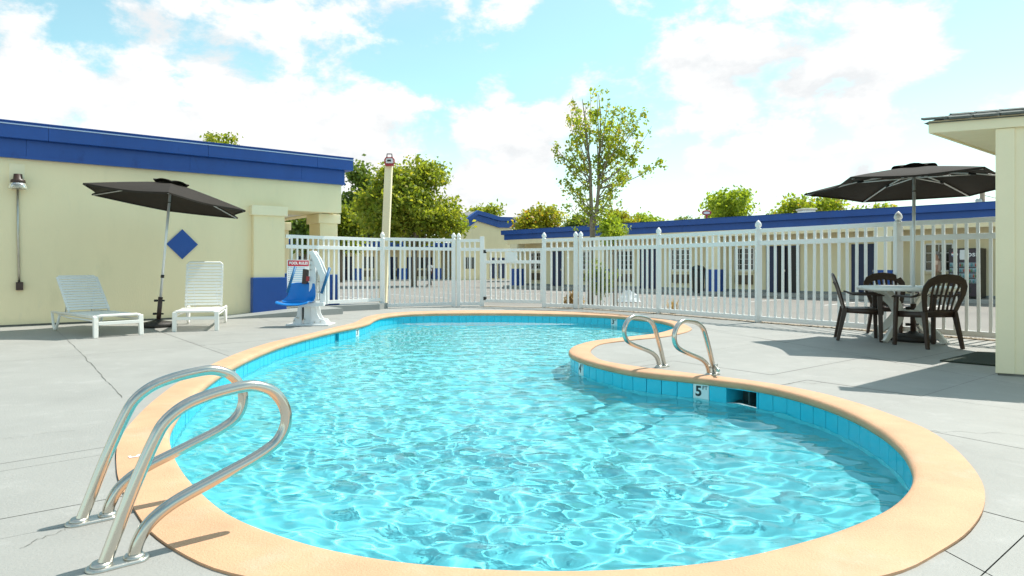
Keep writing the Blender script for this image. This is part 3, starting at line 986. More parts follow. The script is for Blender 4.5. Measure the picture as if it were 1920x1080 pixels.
# pool rules sign on the fence
sa = (FP[1] - FP[0]).normalized()
sn_ = Vector((sa.y, -sa.x))
ts = on_line(538, FP[0] + sn_*.06, sa), on_line(580, FP[0] + sn_*.06, sa)
sc_ = FP[0] + sn_*.06 + sa * (sum(ts) / 2)
sw = ts[1] - ts[0]; z0s, z1s = zat(547, sc_.y), zat(487, sc_.y)
sign = thing('pool_sign', 'white pool rules sign with red bands wired to the fence', 'sign', (sc_.x, sc_.y, (z0s + z1s)/2), math.atan2(sa.y, sa.x))
hs = (z1s - z0s) / 2
obj('sign_board', MB().box(-sw/2, sw/2, -.006, .006, -hs, hs), M_['sign_white'], sign)
obj('sign_band', MB().box(-sw/2 + .02, sw/2 - .02, -.0095, -.007, hs - .135, hs - .015), M_['red'], sign)
obj('sign_band', MB().box(-sw/2 + .02, sw/2 - .02, -.0095, -.007, -hs + .015, -hs + .135), M_['red'], sign)
TX = Matrix(((1, 0, 0, 0), (0, 0, -1, 0), (0, 1, 0, 0), (0, 0, 0, 1)))
text('lettering', 'POOL RULES', .078, Matrix.Translation((0, -.0115, hs - .075)) @ TX, M_['sign_white'], sign, font_bold=.0035)
text('lettering', 'POOL', .066, Matrix.Translation((-sw/2 + .12, -.0115, -hs + .098)) @ TX, M_['sign_white'], sign, font_bold=.003)
obj('print_bar', MB().box(-sw/2 + .05, -sw/2 + .18, -.0115, -.0098, -hs + .03, -hs + .055), M_['sign_white'], sign)
for k in range(10):
    zz = hs - .17 - k * .041
    obj('print_line', MB().box(-sw/2 + .07, sw/2 - .05 - random.random()*.1, -.0078, -.0062, zz - .011, zz + .008), M_['sign_text'], sign)
    obj('print_bullet', MB().box(-sw/2 + .035, -sw/2 + .048, -.0078, -.0062, zz - .007, zz + .006), M_['ink'], sign)
# ------------------------------------------------------------------ loungers
def lounger(name, label, back_deg, back_len, L=1.62, W=.60):
    t = thing(name, label, 'sun lounger', group='white strap loungers by the cream wall')
    SZ = .305
    hx = 1.03
    M = M_['lounge']
    for s in (-1, 1):
        y = s * W / 2
        obj('side_rail', MB().tube([(.03, y, SZ - .02), (.3, y, SZ - .02), (L + .02, y, SZ - .012)], .019, 8), M, t)
        obj('lower_rail', MB().tube([(.02, y*.97, .235), (hx, y*.97, SZ - .07), (L - .2, y*.97, SZ - .035)], .014, 8), M, t)
        obj('leg', MB().hull([Vector((x, y + yy, 0)) for x, yy in ((-.02, -.030), (.025, -.030), (.025, .030), (-.02, .030))],
                             [Vector((x + .015, y*.985 + yy, SZ - .005)) for x, yy in ((-.02, -.034), (.025, -.034), (.025, .034), (-.02, .034))]), M, t, .008)
        pts = [(L + .02, y, SZ - .012), (L + .015, y, SZ - .03)] + [(L - .02 - .035*k, y, z) for k, z in enumerate((.13, .055, .026, .026, .05, .10))] + [(L - .29, y, SZ - .055)]
        obj('leg', MB().tube(pts, .02, 8), M, t)
    obj('front_bar', MB().box(-.012, .018, -W/2 + .03, W/2 - .03, .175, .225), M, t, .006)
    obj('front_rail', MB().tube([(.02, -W/2, SZ - .025), (.005, -W/2 + .06, SZ + .002), (.005, W/2 - .06, SZ + .002), (.02, W/2, SZ - .025)], .02, 8), M, t)
    obj('rear_bar', MB().tube([(L - .3, -W/2, SZ - .02), (L - .3, W/2, SZ - .02)], .016, 8), M, t)
    seat_w, gap = .039, .0135
    n = int((hx - .06) / (seat_w + gap))
    def strap_me(w_):
        return MB().frame_box((0, 0, 0), (1, 0, 0), (0, 1, 0), (0, 0, 1), -w_/2, w_/2, -W/2 - .021, W/2 + .021, -.004, .004)
    me_ = strap_me(seat_w).mesh('strap', M)
    for i in range(n):
        o = link('strap', me_, t)
        o.location = (.05 + (i + .5) * (seat_w + gap), 0, SZ + .003 + random.gauss(0, .0012) - .006 * math.sin(i / n * math.pi))
        o.rotation_euler = (R(random.gauss(0, .25)), R(random.gauss(0, 1.2)), R(random.gauss(0, .25)))
    a = R(back_deg); ca, sa_ = math.cos(a), math.sin(a)
    bf = MB()
    wy_ = W/2 - .028
    pts = [(hx, -wy_, SZ)]
    for (s, yy) in ((back_len - .03, -wy_), (back_len, -wy_ + .03), (back_len, wy_ - .03), (back_len - .03, wy_), (0, wy_)):
        pts.append((hx + s*ca, yy, SZ + s*sa_))
    bf.tube(pts, .017, 8)
    back = obj('back_frame', bf, M, t)
    nb = int((back_len - .03) / (seat_w + gap))
    bw = W/2 - .006
    me2 = MB().box(-seat_w/2, seat_w/2, -bw, bw, -.004, .004).mesh('strap', M)
    for i in range(nb):
        s = .035 + (i + .5) * (seat_w + gap)
        o = link('strap', me2, t)
        o.location = (hx + s*ca - .012*sa_, 0, SZ + s*sa_ + .012*ca)
        o.rotation_euler = (R(random.gauss(0, .25)), -a + R(random.gauss(0, 1.5)), R(random.gauss(0, .2)))
    obj('prop', MB().tube([(hx + .45*ca, -W*.3, SZ + .45*sa_), (hx + .42, -W*.3, SZ - .01)], .01, 6).tube([(hx + .45*ca, W*.3, SZ + .45*sa_), (hx + .42, W*.3, SZ - .01)], .01, 6), M, t)
    return t
l1 = lounger('sun_lounger', 'white strap lounger half reclined under the wall lamp, left of the umbrella', 47, .74)
l1.location = (-5.63, 9.55, 0)
l1.rotation_euler.z = math.atan2(1.22, -1.49)
l1.scale = (1.1, 1, 1)
l2 = lounger('sun_lounger', 'white strap lounger with steep upright back beside the umbrella base', 74, .80)
fc = g(367, 621); rc = Vector((-5.41, 11.85, 0))
l2.location = fc
l2.rotation_euler.z = math.atan2(rc.y - fc.y, rc.x - fc.x)

# ------------------------------------------------------------------ umbrellas
def umbrella(label, base, hub, Rr, rot, lean, pitch_, joint_frac, base_r=.26, drop=.30):
    t = thing('patio_umbrella', label, 'umbrella', base, 0, 'dark patio umbrellas')
    hub = Vector(hub) - Vector(base)
    obj('base', MB().lathe([(base_r, 0), (base_r, .05), (base_r*.93, .075), (base_r*.45, .10), (.06, .115), (.045, .13), (.001, .13)], n=28), M_['base_dark'], t)
    ax = hub.normalized()
    stem = MB().tube([ax*.10, ax*.50], .035, 12)
    st = obj('stem', stem, M_['brown'], t)
    for s in (.22, .44):
        obj('knob', MB().tube([ax*s + Vector((-.07, 0, 0)), ax*s + Vector((.07, 0, 0))], .014, 8).lathe([(.001, -.018), (.028, -.018), (.028, .018), (.001, .018)], tuple(ax*s + Vector((-.075, 0, 0))), 8), M_['black'], st)
    Lp = hub.length
    obj('pole', MB().tube([ax*.4, ax*(Lp + .02)], .0205, 12), M_['pole'], t)
    obj('collar', MB().tube([ax*(Lp*joint_frac - .02), ax*(Lp*joint_frac + .03)], .027, 12), M_['black'], t)
    obj('collar', MB().tube([ax*(Lp*.885), ax*(Lp*.885 + .012)], .024, 12), M_['black'], t)
    Q = Matrix.Translation(hub) @ Matrix.Rotation(lean, 4, 'Y') @ Matrix.Rotation(pitch_, 4, 'X')
    topz = .07
    # canopy: six panels, drooped between the ribs, with scalloped edges
    def cp(r, a):
        k = ((a - rot) / (math.pi/3)) % 1.0
        m = math.sin(k * math.pi)
        rr = r * (math.cos(math.pi/6) / math.cos((k - .5) * math.pi/3)) * (1 - .095 * m * (r/Rr)**3)
        z = topz - drop * (r / Rr) ** 1.12 - .018 * m * (r / Rr)
        return (rr * math.cos(a), rr * math.sin(a), z)
    mb = MB(); NR, NA = 7, 48
    rads = [.16 + (Rr - .16) * i / NR for i in range(NR + 1)]
    vs = [cp(r, rot + 2*math.pi*k/NA) for r in rads for k in range(NA)]
    vs += [(v[0]*1.0, v[1]*1.0, v[2] - .022) for v in vs[-NA:]]
    fs = [(i*NA+k, (i+1)*NA+k, (i+1)*NA+(k+1) % NA, i*NA+(k+1) % NA) for i in range(NR + 1) for k in range(NA)]
    mb.add(vs, fs, False)
    vs0 = [cp(.16, rot + 2*math.pi*k/NA) for k in range(NA)] + [(0, 0, topz - .005)]
    mb.add(vs0, [(k, (k+1) % NA, NA) for k in range(NA)])
    can = obj('canopy', mb.xf(Q), M_['canopy'], t)
    so = can.modifiers.new('thick', 'SOLIDIFY'); so.thickness = .004; so.offset = 1
    # wind vent: a small puffed cap above the top
    mb = MB()
    vs = []
    for i in range(5):
        r = .02 + .25 * i / 4
        for k in range(36):
            a = rot + 2*math.pi*k/36
            kk = ((k / 6.0) % 1.0)
            vs.append((r*math.cos(a), r*math.sin(a), topz + .028 - .044*(i/4)**1.6 + .028*math.sin(kk*math.pi)*(i/4)))
    fs = [(i*36+k, (i+1)*36+k, (i+1)*36+(k+1) % 36, i*36+(k+1) % 36) for i in range(4) for k in range(36)] + [tuple(range(36))]
    mb.add(vs, fs, False)
    v_ = obj('vent', mb.xf(Q), M_['canopy'], can)
    so = v_.modifiers.new('thick', 'SOLIDIFY'); so.thickness = .004
    obj('hub', MB().lathe([(.001, -.06), (.05, -.055), (.055, -.02), (.045, .02), (.001, .03)], n=14).xf(Q), M_['black'], t)
    for k in range(6):
        a = rot + k * math.pi/3
        d = Vector((math.cos(a), math.sin(a), 0))
        def rz(r): return topz - drop * (r / Rr) ** 1.12 - .024
        rb = obj('rib', MB().tube([d*.05 + Vector((0, 0, .0)), d*(Rr*.5) + Vector((0, 0, rz(Rr*.5))), d*(Rr - .03) + Vector((0, 0, rz(Rr - .03)))], .0095, 6).xf(Q), M_['pole'], t)
        obj('strut', MB().tube([d*.04 + Vector((0, 0, -.075)), d*(Rr*.46) + Vector((0, 0, rz(Rr*.46) - .02))], .0085, 6).xf(Q), M_['pole'], rb)
        obj('strut_joint', MB().tube([d*(Rr*.44) + Vector((0, 0, rz(Rr*.44) - .012)), d*(Rr*.5) + Vector((0, 0, rz(Rr*.5) - .012))], .017, 6).xf(Q), M_['black'], rb)
    return t
ub = g(296, 613)
umbrella('dark leaning umbrella between the two white loungers', ub, at(320, 350, ub.y - .05), 1.31, R(-63), R(6.5), R(-5), .36, .26, .33)
ut = Vector((5.44, 9.02, 0))
ut = Vector(((1712 - 960)/F*9.0, 9.0, 0))
umbrella('dark upright umbrella standing through the round white table', ut, at(1714, 323, ut.y), 1.37, R(89), R(.5), R(-2.6), .30, .27, .265)

# ------------------------------------------------------------------ table and chairs
tb = thing('patio_table', 'round white resin table on crossed legs under the right umbrella', 'table', (ut.x - .075, ut.y, 0))
obj('tabletop', MB().lathe([(.03, .735), (.585, .735), (.605, .728), (.615, .715), (.612, .685), (.60, .683), (.595, .70), (.03, .705)], n=44), M_['resin_white'], tb)
for k in range(4):
    a = R(28 + 90*k)
    d = Vector((math.cos(a), math.sin(a), 0)); s = Vector((-d.y, d.x, 0))
    prof_ = [(.46, .70, .055), (.36, .62, .055), (.22, .50, .06), (.15, .40, .07), (.17, .32, .07), (.28, .20, .06), (.42, .08, .05), (.50, 0, .045)]
    vs = []; fs = []
    for i, (r, z, w_) in enumerate(prof_):
        a0, a1 = prof_[max(i-1, 0)], prof_[min(i+1, len(prof_)-1)]
        tx = Vector((a1[0]-a0[0], a1[1]-a0[1])).normalized()
        nx_ = Vector((tx.y, -tx.x))
        for (q, h) in ((-.022, -1), (-.022, 1), (.022, 1), (.022, -1)):
            p = d*(r + nx_.x*w_*h*.9) + Vector((0, 0, max(0, z + nx_.y*w_*h*.9))) + s*q
            vs.append(p)
    npf = len(prof_)
    for i in range(npf - 1):
        for k2 in range(4):
            fs.append((i*4+k2, i*4+(k2+1) % 4, (i+1)*4+(k2+1) % 4, (i+1)*4+k2))
    fs += [(0, 1, 2, 3), ((npf-1)*4+3, (npf-1)*4+2, (npf-1)*4+1, (npf-1)*4)]
    obj('leg', MB().add(vs, fs), M_['resin_white'], tb, .008)
obj('leg_brace', MB().lathe([(.03, .33), (.17, .33), (.18, .36), (.17, .42), (.03, .42)], n=20), M_['resin_white'], tb)

def chair(label):
    t = thing('patio_chair', label, 'chair', group='brown resin chairs round the table')
    M = M_['resin_brown']
    # seat: dished sheet with a downturned rim
    NX, NY = 8, 8
    def sp(i, j):
        u, v = i/NX, j/NY
        x = -.21 + .45*u; hw = (.215 + .03*u)
        y = (v*2 - 1)*hw
        z = .435 - .018*math.sin(v*math.pi)*(1 - u*.3) + .01*u - .03*max(0, u - .85)/.15
        return Vector((x, y, z))
    vs = [sp(i, j) for i in range(NX+1) for j in range(NY+1)]
    fs = [(i*(NY+1)+j, (i+1)*(NY+1)+j, (i+1)*(NY+1)+j+1, i*(NY+1)+j+1) for i in range(NX) for j in range(NY)]
    s_ = obj('seat', MB().add(vs, fs, True), M, t)
    so = s_.modifiers.new('t', 'SOLIDIFY'); so.thickness = .012; so.offset = -1
    ap = MB()
    ap.tube([sp(0, 0) + Vector((0, 0, -.025)), sp(NX, 0) + Vector((0, 0, -.025)), sp(NX, NY) + Vector((0, 0, -.025)), sp(0, NY) + Vector((0, 0, -.025))], .032, 8, closed=True, flat=(.35, 1, (0, 0, 1)))
    obj('apron', ap, M, t)
    for s in (-1, 1):
        fl_ = obj('leg', MB().hull([Vector((.215 + x, s*.275 + y, 0)) for x, y in ((-.022, -.02), (.022, -.02), (.022, .02), (-.022, .02))],
                           [Vector((.20 + x, s*.262 + y, .62)) for x, y in ((-.032, -.017), (.032, -.017), (.032, .017), (-.032, .017))]), M, t, .008)
        obj('leg', MB().hull([Vector((-.30 + x, s*.235 + y, 0)) for x, y in ((-.02, -.02), (.02, -.02), (.02, .02), (-.02, .02))],
                           [Vector((-.205 + x, s*.205 + y, .45)) for x, y in ((-.035, -.022), (.035, -.022), (.035, .022), (-.035, .022))]), M, t, .008)
        obj('armrest', MB().tube([(.25, s*.265, .615), (.20, s*.27, .632), (.05, s*.275, .628), (-.10, s*.272, .628), (-.19, s*.262, .655)], [.026, .034, .036, .034, .03], 10, flat=(1, .38, (0, 0, 1))), M, t)
    # back: broad arch whose sides come down to the arms and seat
    pts = [(-.215, -.20, .44), (-.245, -.235, .56), (-.275, -.262, .67), (-.30, -.255, .75), (-.318, -.215, .805), (-.332, -.13, .845), (-.337, 0, .86),
           (-.332, .13, .845), (-.318, .215, .805), (-.30, .255, .75), (-.275, .262, .67), (-.245, .235, .56), (-.215, .20, .44)]
    rr = [.028, .03, .036, .042, .05, .055, .055, .055, .05, .042, .036, .03, .028]
    mbk = MB()
    P = [Vector(p) for p in pts]
    vs = []; m = len(P)
    for i in range(m):
        tg = (P[min(i+1, m-1)] - P[max(i-1, 0)]).normalized()
        nf = Vector((1, 0, .28)).normalized()
        sd = tg.cross(nf).normalized()
        for (a_, b_2) in ((-1, -.011), (1, -.011), (1, .011), (-1, .011)):
            vs.append(P[i] + sd*rr[i]*a_ + nf*b_2)
    fs = [(i*4+k, i*4+(k+1) % 4, (i+1)*4+(k+1) % 4, (i+1)*4+k) for i in range(m-1) for k in range(4)] + [(3, 2, 1, 0), ((m-1)*4, (m-1)*4+1, (m-1)*4+2, (m-1)*4+3)]
    obj('back_frame', mbk.add(vs, fs), M, t, .006)
    for k in range(6):
        f = (k - 2.5) / 2.5
        y0, y1 = f*.145, f*.175
        zt_ = .835 - .05*abs(f)**2.2
        ptsS = [(-.212, y0, .425), (-.238, y0*1.0, .53), (-.27, (y0+y1)/2, .66), (-.328, y1, zt_)]
        obj('back_slat', MB().tube(ptsS, [.019, .016, .017, .02], 8, flat=(1, .45, (1, 0, .28))), M, t)
    obj('back_bar', MB().tube([(-.214, -.20, .445), (-.222, 0, .445), (-.214, .20, .445)], .03, 8, flat=(.4, 1, (0, 0, 1))), M, t)
    return t
def place(c, x, y, deg):
    c.location = (x, y, 0); c.rotation_euler.z = R(deg)
ch = chair('brown slatted chair seen from behind, nearest the hut')
place(ch, 5.20, 8.36, 98)
c2 = copy_tree(ch); c2['label'] = 'brown slatted chair facing right at the left side of the table'
place(c2, 4.78, 9.14, -22)
c3 = copy_tree(ch); c3['label'] = 'brown slatted chair behind the white table against the fence'
place(c3, 5.56, 9.72, -96)

# ------------------------------------------------------------------ ladder rails
def rail_path(pl, base_px, pxs):
    """points of a rail in its own upright plane: distance along it and height"""
    P, D = pl
    o = []
    for (x, y) in pxs:
        t = on_line(x, P, D)
        Y = P.y + D.y * t
        o.append((t, zat(y, Y)))
    return o
pl = (g(190, 1066).xy, Vector((.76, .65)).normalized())
raw = rail_path(pl, None, [(190, 1066), (240, 940), (290, 825), (330, 772), (380, 745), (440, 730), (485, 725), (520, 745), (538, 790), (520, 830), (470, 862), (390, 905), (320, 945), (275, 985), (250, 1035)])
def spline(pts, per=5):
    P = [Vector(p) for p in pts]; o = []
    for i in range(len(P) - 1):
        p0, p1, p2, p3 = P[max(i-1, 0)], P[i], P[i+1], P[min(i+2, len(P)-1)]
        for k in range(per):
            t = k/per
            o.append(0.5*((2*p1)+(p2-p0)*t+(2*p0-5*p1+4*p2-p3)*t*t+(3*p1-p0-3*p2+p3)*t**3))
    return o + [P[-1]]
print('rail', [(round(a, 3), round(b, 3)) for a, b in raw])
RAIL = [(0, -.01), (.04, .10), (.078, .205), (.122, .315), (.159, .399), (.187, .450), (.227, .487), (.27, .511), (.316, .526), (.37, .538), (.429, .546), (.48, .549), (.525, .540), (.57, .518), (.603, .480), (.622, .437), (.625, .393), (.612, .352), (.585, .318), (.54, .290), (.488, .267), (.41, .239), (.335, .212), (.265, .187), (.21, .163), (.165, .135), (.132, .103), (.108, .06), (.097, .02), (.096, -.01)]
def rail(label, loc, ang):
    t = thing('ladder_rail', label, 'handrail', loc, ang, 'steel pool ladder rails')
    obj('tube', MB().tube([(p[0], 0, p[1]) for p in spline([(a, b, 0) for a, b in RAIL], 3)], .0218, 16), M_['steel'], t)
    pl_ = []
    for k in range(28):
        a = 2*math.pi*k/28
        pl_.append((.048 + (.055 if math.cos(a) > 0 else -.055) + .042*math.cos(a), .042*math.sin(a)))
    mbp = MB().prism(pl_, .0, .012, [(.048 + (p[0]-.048)*.96, p[1]*.88) for p in pl_])
    obj('base_plate', mbp, M_['steel_dull'], t, .004)
    for x_ in (0.0, .096):
        obj('collar', MB().lathe([(.034, .011), (.034, .016), (.027, .024)], (x_, 0, 0), 16), M_['steel_dull'], t)
    return t
ang1 = math.atan2(.65, .76)
rail('nearest steel ladder rail at lower left, closest to the camera', g(190, 1066), ang1)
rail('steel ladder rail at lower left, behind the nearest one', g(148, 982), ang1)
RR = Vector((-.76, -.64))
ang2 = math.atan2(RR.y, RR.x)
rail('steel ladder rail on the peninsula, left one without clamp', g(1247, 687), ang2)
r3 = bpy.data.objects['ladder_rail.002']; r3.scale = (1, 1, .95)
r4 = rail('steel ladder rail on the peninsula with a short clamp bar', g(1341, 702), ang2)
r4.scale = (1, 1, .95)
obj('clamp', MB().tube([(.02, 0, .065), (.02, .0, .11)], .034, 14), M_['steel_dull'], r4)
obj('clamp_bar', MB().tube([(-.03, -.04, .085), (.12, .10, .075), (.17, .14, .072)], .0165, 10), M_['steel_dull'], r4)

# ------------------------------------------------------------------ pool lift
LB = g(583, 609)
k_ = LB.y / F
lift = thing('pool_lift', 'white pool lift with blue seat standing on the deck', 'pool lift', LB)
def px(x, y, d=0.0): return Vector(((x - 583)*k_, d, (609 - y)*k_))
def slab(name, pts, d0, d1, m, parent=lift, bevel=.006):
    a = [px(x, y, d0) for x, y in pts]; b = [px(x, y, d1) for x, y in pts]
    # outlines run clockwise in the picture
    return obj(name, MB().hull(list(reversed(a)), list(reversed(b))), m, parent, bevel)
obj('base_plate', MB().box((544-583)*k_, (623-583)*k_, -.24, .20, 0, .028), M_['lift'], lift, .006)
for da, db in ((-.13, -.10), (.07, .10)):
    slab('side_plate', [(553, 607), (555, 597), (561, 590), (563, 572), (569, 572), (568, 588), (570, 607)], da, db, M_['lift'])
    slab('side_plate', [(585, 607), (588, 590), (589, 572), (596, 572), (599, 588), (604, 597), (612, 598), (618, 607)], da, db, M_['lift'])
slab('housing', [(572, 606), (573, 570), (586, 570), (587, 590), (590, 606)], -.085, .06, M_['lift'])
slab('gap_shade', [(568, 600), (568, 576), (571, 576), (571, 600)], -.05, .05, M_['ink'])  # black sliver standing for the shaded gap between the posts
slab('housing', [(596, 606), (599, 600), (612, 601), (615, 606)], -.12, .09, M_['lift'])
slab('mast', [(580, 574), (582, 520), (583, 480), (580, 472), (586, 470), (592, 474), (594, 520), (592, 574)], -.06, .05, M_['lift'])
slab('lift_arm', [(583, 472), (590, 470), (600, 485), (613, 516), (613, 571), (603, 571), (603, 520), (592, 494)], .055, .10, M_['lift'])
slab('lift_arm', [(583, 472), (590, 470), (600, 485), (613, 516), (613, 571), (603, 571), (603, 520), (592, 494)], -.11, -.065, M_['lift'])
slab('seat_bracket', [(570, 574), (570, 568), (613, 566), (613, 573)], -.20, -.115, M_['lift'])
slab('actuator', [(595, 505), (601, 500), (607, 556), (599, 560)], -.02, .02, M_['steel_dull'])
slab('battery_box', [(569, 532), (571, 504), (579, 506), (578, 532)], -.10, .02, M_['brown'])
slab('warning_label', [(577.5, 527), (578, 518), (584, 518), (583.5, 527)], -.112, -.103, M_['red_metal'], bevel=0)
for (x, y) in ((585, 488), (584.5, 497), (584.5, 506), (556, 600), (564, 595), (574, 598), (594, 603), (605, 602), (561, 594), (600, 528), (601, 547), (601, 562)):
    obj('bolt', MB().tube([px(x, y, -.15), px(x, y, -.05)], .011, 8), M_['steel_dull'], lift)
# moulded seat shell
cols = 11
vs = []; fs = []
profS = [(-.36, .30), (-.33, .325), (-.25, .325), (-.12, .315), (0.0, .315), (.06, .335), (.09, .40), (.115, .50), (.135, .60), (.14, .66), (.142, .675)]
for i, (dy, z) in enumerate(profS):
    for j in range(cols):
        f = j/(cols-1)*2 - 1
        wdt = .275 if i < 6 else .245 - .012*(i-6)
        cx = (566 - 583)*k_ + (.035 if i > 5 else -.015)
        up = .05*abs(f)**3 if i < 7 else 0
        fw = -.06*abs(f)**3 if i >= 5 else 0
        corner = -.03*max(0, abs(f) - .7)/.3 if i in (0, len(profS)-1) else 0
        vs.append((cx + f*wdt, dy - .16 + fw, z + .055 + up*(1 if i < 6 else .5) + (corner if i else corner*.5)))
for i in range(len(profS)-1):
    for j in range(cols-1):
        fs.append((i*cols+j, i*cols+j+1, (i+1)*cols+j+1, (i+1)*cols+j))
so_ = obj('seat', MB().add(vs, fs, True), M_['seat_blue'], lift)
md = so_.modifiers.new('t', 'SOLIDIFY'); md.thickness = .02; md.offset = 0
md = so_.modifiers.new('s', 'SUBSURF'); md.levels = 1; md.render_levels = 1
obj('armrest', MB().tube([px(561, 500, -.20), px(551, 547, -.34)], .022, 10), M_['arm_blue'], lift)
obj('armrest', MB().tube([px(620, 502, -.05), px(609, 549, -.20)], .024, 10), M_['arm_blue'], lift)
obj('armrest_bracket', MB().tube([px(609, 545, -.19), px(603, 545, -.10)], .018, 8), M_['lift'], lift)

# ------------------------------------------------------------------ hut on the right
hc = g(1875, 703.4).xy
fd = Vector((.90, -.43)).normalized()          # along the front
sd_ = AD.normalized()                          # along the side
fnrm = Vector((fd.y, -fd.x))                   # outwards from the front
hut = thing('pool_hut', 'cream pool hut with grey shingle roof at the right edge', 'hut', (hc.x, hc.y, 0))
ec = hc - fd * .55
ZE = zat(251, ec.y)
H3 = Vector((hc.x, hc.y, 0))
def hpart(name, mb, m, parent=hut, bevel=0): return obj(name, mb.xf(Matrix.Translation(-H3)), m, parent, bevel)
def quadprism(p, u0, u1, v0, v1, z0, z1):
    """front axis fd (u), depth axis sd_ (v)"""
    P = [p + fd*u + sd_*v for u, v in ((u0, v0), (u1, v0), (u1, v1), (u0, v1))]
    return MB().prism([(q.x, q.y) for q in P], z0, z1)
hpart('wall', quadprism(hc, .003, 2.6, .0, 3.2, -.1, ZE + .004), M_['cream_trim'])
hpart('corner_trim', quadprism(hc - fnrm*0, -.012, .115, -.022, .0, .02, ZE - .002), M_['cream_trim'], bevel=.004)
hpart('corner_trim', quadprism(hc, -.03, -.0, -.02, .10, .02, ZE - .004), M_['cream_trim'], bevel=.004)
hpart('plinth', quadprism(hc, -.015, 2.6, -.008, .0, -.01, .018), M_['joint'])
fh = (251 - 238) / F * ec.y
hpart('fascia', quadprism(hc, -.55, 2.7, -.045, -.022, ZE, ZE + fh + .05), M_['cream_trim'], bevel=.004)
hpart('fascia', quadprism(hc, -.55, -.525, -.02, 3.4, ZE, ZE + fh + .05), M_['cream_trim'])
hpart('soffit', quadprism(hc, -.525, 2.6, -.02, 3.4, ZE + .012, ZE + .03), M_['cream_trim'])
# roof: a low slope with separate shingles
ZR = ZE + fh + .055
up_ = Vector((0, 0, 1))
inn = -fnrm                                     # into the roof, at a right angle to the front
SL = .30
mbr = MB()
e0, e1 = ec - fd*.06 + fnrm*.07, ec + fd*3.2 + fnrm*.07
def rp(p, run): q = p + inn*run; return (q.x, q.y, ZR + SL*run - .01)
side_back = e0 + sd_*3.4
mbr.add([(e0.x, e0.y, ZR - .03), (e1.x, e1.y, ZR - .03), rp(e1, .38), rp(e0 + fd*.26, .38), (side_back.x, side_back.y, ZR - .03), rp(e0 + fd*.26, .38)[:2] + (ZR + .05,)],
        [(0, 1, 2, 3), (0, 3, 4), (0, 4, 1)])
roof = hpart('roof', mbr, M_['shingle'])
for c_ in range(2):
    for j in range(11):
        u0 = -.06 + .20*j + (.10 if c_ % 2 else 0) + .16*c_
        run0 = .19*c_ - .015
        b = e0 + fd*(u0 + .06)
        wdt = .19 - random.random()*.004
        lift_ = random.uniform(.0, .012)
        a0, a1 = b + inn*run0, b + fd*wdt + inn*run0
        a2, a3 = b + fd*wdt + inn*(run0 + .215), b + inn*(run0 + .215)
        z0_, z1_ = ZR + SL*run0 + lift_ + .012, ZR + SL*(run0 + .215) + .004
        lo = [Vector((q.x, q.y, z)) for q, z in ((a0, z0_ - .02), (a1, z0_ - .02), (a2, z1_ - .02), (a3, z1_ - .02))]
        hi = [Vector((q.x, q.y, z)) for q, z in ((a0, z0_), (a1, z0_), (a2, z1_), (a3, z1_))]
        sh = hpart('shingle', MB().hull(lo, hi), M_['shingle'], roof)
# doormat
mp0 = g(1762, 678); mp1 = g(1830, 662)
mdir = (mp1.xy - mp0.xy).normalized()
mats = [mp0.xy, mp0.xy + mdir*.95, mp0.xy + mdir*.95 + fd*1.1, mp0.xy + fd*.75]
mt = thing('door_mat', 'dark green mat lying on the deck beside the hut', 'mat', (mp0.x, mp0.y, 0))
cx_ = [g(1762, 678).xy, g(1832, 661.5).xy, g(1900, 664).xy, g(1900, 690).xy]
obj('mat_body', MB().prism([(p.x - mp0.x, p.y - mp0.y) for p in reversed(cx_)], .002, .016), M_['mat_green'], mt, .003)
# ------------------------------------------------------------------ far right building with doors and windows
YA = F * 2.28 / 122
RA = pt(1875, YA)
RB = pt(945, F * 2.28 / 67)
RD = (RB - RA).normalized()
RN = Vector((-RD.y, RD.x))
if RN.dot(-RA) < 0: RN = -RN
REC = 1.35
RW = RA - RN * REC                                # recessed wall line
rb_ = thing('motel_building', 'long cream motel wing with navy fascia beyond the right fence', 'building', (RA.x, RA.y, 0), math.atan2(-RD.y, -RD.x))
def tr(x, P=RA): return -on_line(x, P, RD)          # local x runs the other way, so that -y is towards the camera
def rbox(name, m, x0, x1, y0, y1, z0, z1, bevel=0.0, parent=rb_):
    """y measured outwards (towards the camera) from the fascia line"""
    x0, x1 = min(x0, x1), max(x0, x1)
    return obj(name, MB().box(x0, x1, -y1, -y0, z0, z1), m, parent, bevel)
def column_r(x): pass
tB = tr(945); tA = 7.0
RZ0, RZ1, RZ2 = 2.70, 3.02, 3.28
WZ = LZ + .12
rbox('wall', M_['cream'], tB + .3, tA, -REC - .25, -REC, LZ - .1, RZ0 + .12)
rbox('fascia', M_['blue'], tB, tA, -.25, .0, RZ0, RZ1, .008)
rbox('fascia_cap', M_['blue'], tB - .15, tA, -.25, .14, RZ1, RZ2, .012)
rbox('drip_edge', M_['blue'], tB - .15, tA, -.25, .15, RZ2 + .002, RZ2 + .02)
rbox('fascia', M_['blue'], tB + .0, tB + .2, -7, -.251, RZ0 + .01, RZ2 - .01)
rbox('soffit', M_['ceiling'], tB + .22, tA, -REC, -.26, RZ0 + .02, RZ0 + .05)
rbox('beam', M_['cream'], tB + .22, tA, -.22, -.02, RZ0 - .28, RZ0 - .003)
rbox('roof', M_['roofing'], tB + .05, tA, -8, -.251, RZ2 - .2, RZ2 - .05)
rbox('wall', M_['cream'], tB + .3, tB + .55, -8, -REC - .251, LZ - .1, RZ0 + .1)
rbox('walkway', M_['walk'], tB + .2, tA, -REC - .001, .25, LZ - .05, WZ, .01)
rbox('plinth', M_['kerb'], tB + .29, tA, -REC + .001, -REC + .02, WZ, WZ + .10)
def wz(y, x): 
    return zat(y, (RW + RD * on_line(x, RW, RD)).y)
def rwall_x(x): return tr(x, RW)
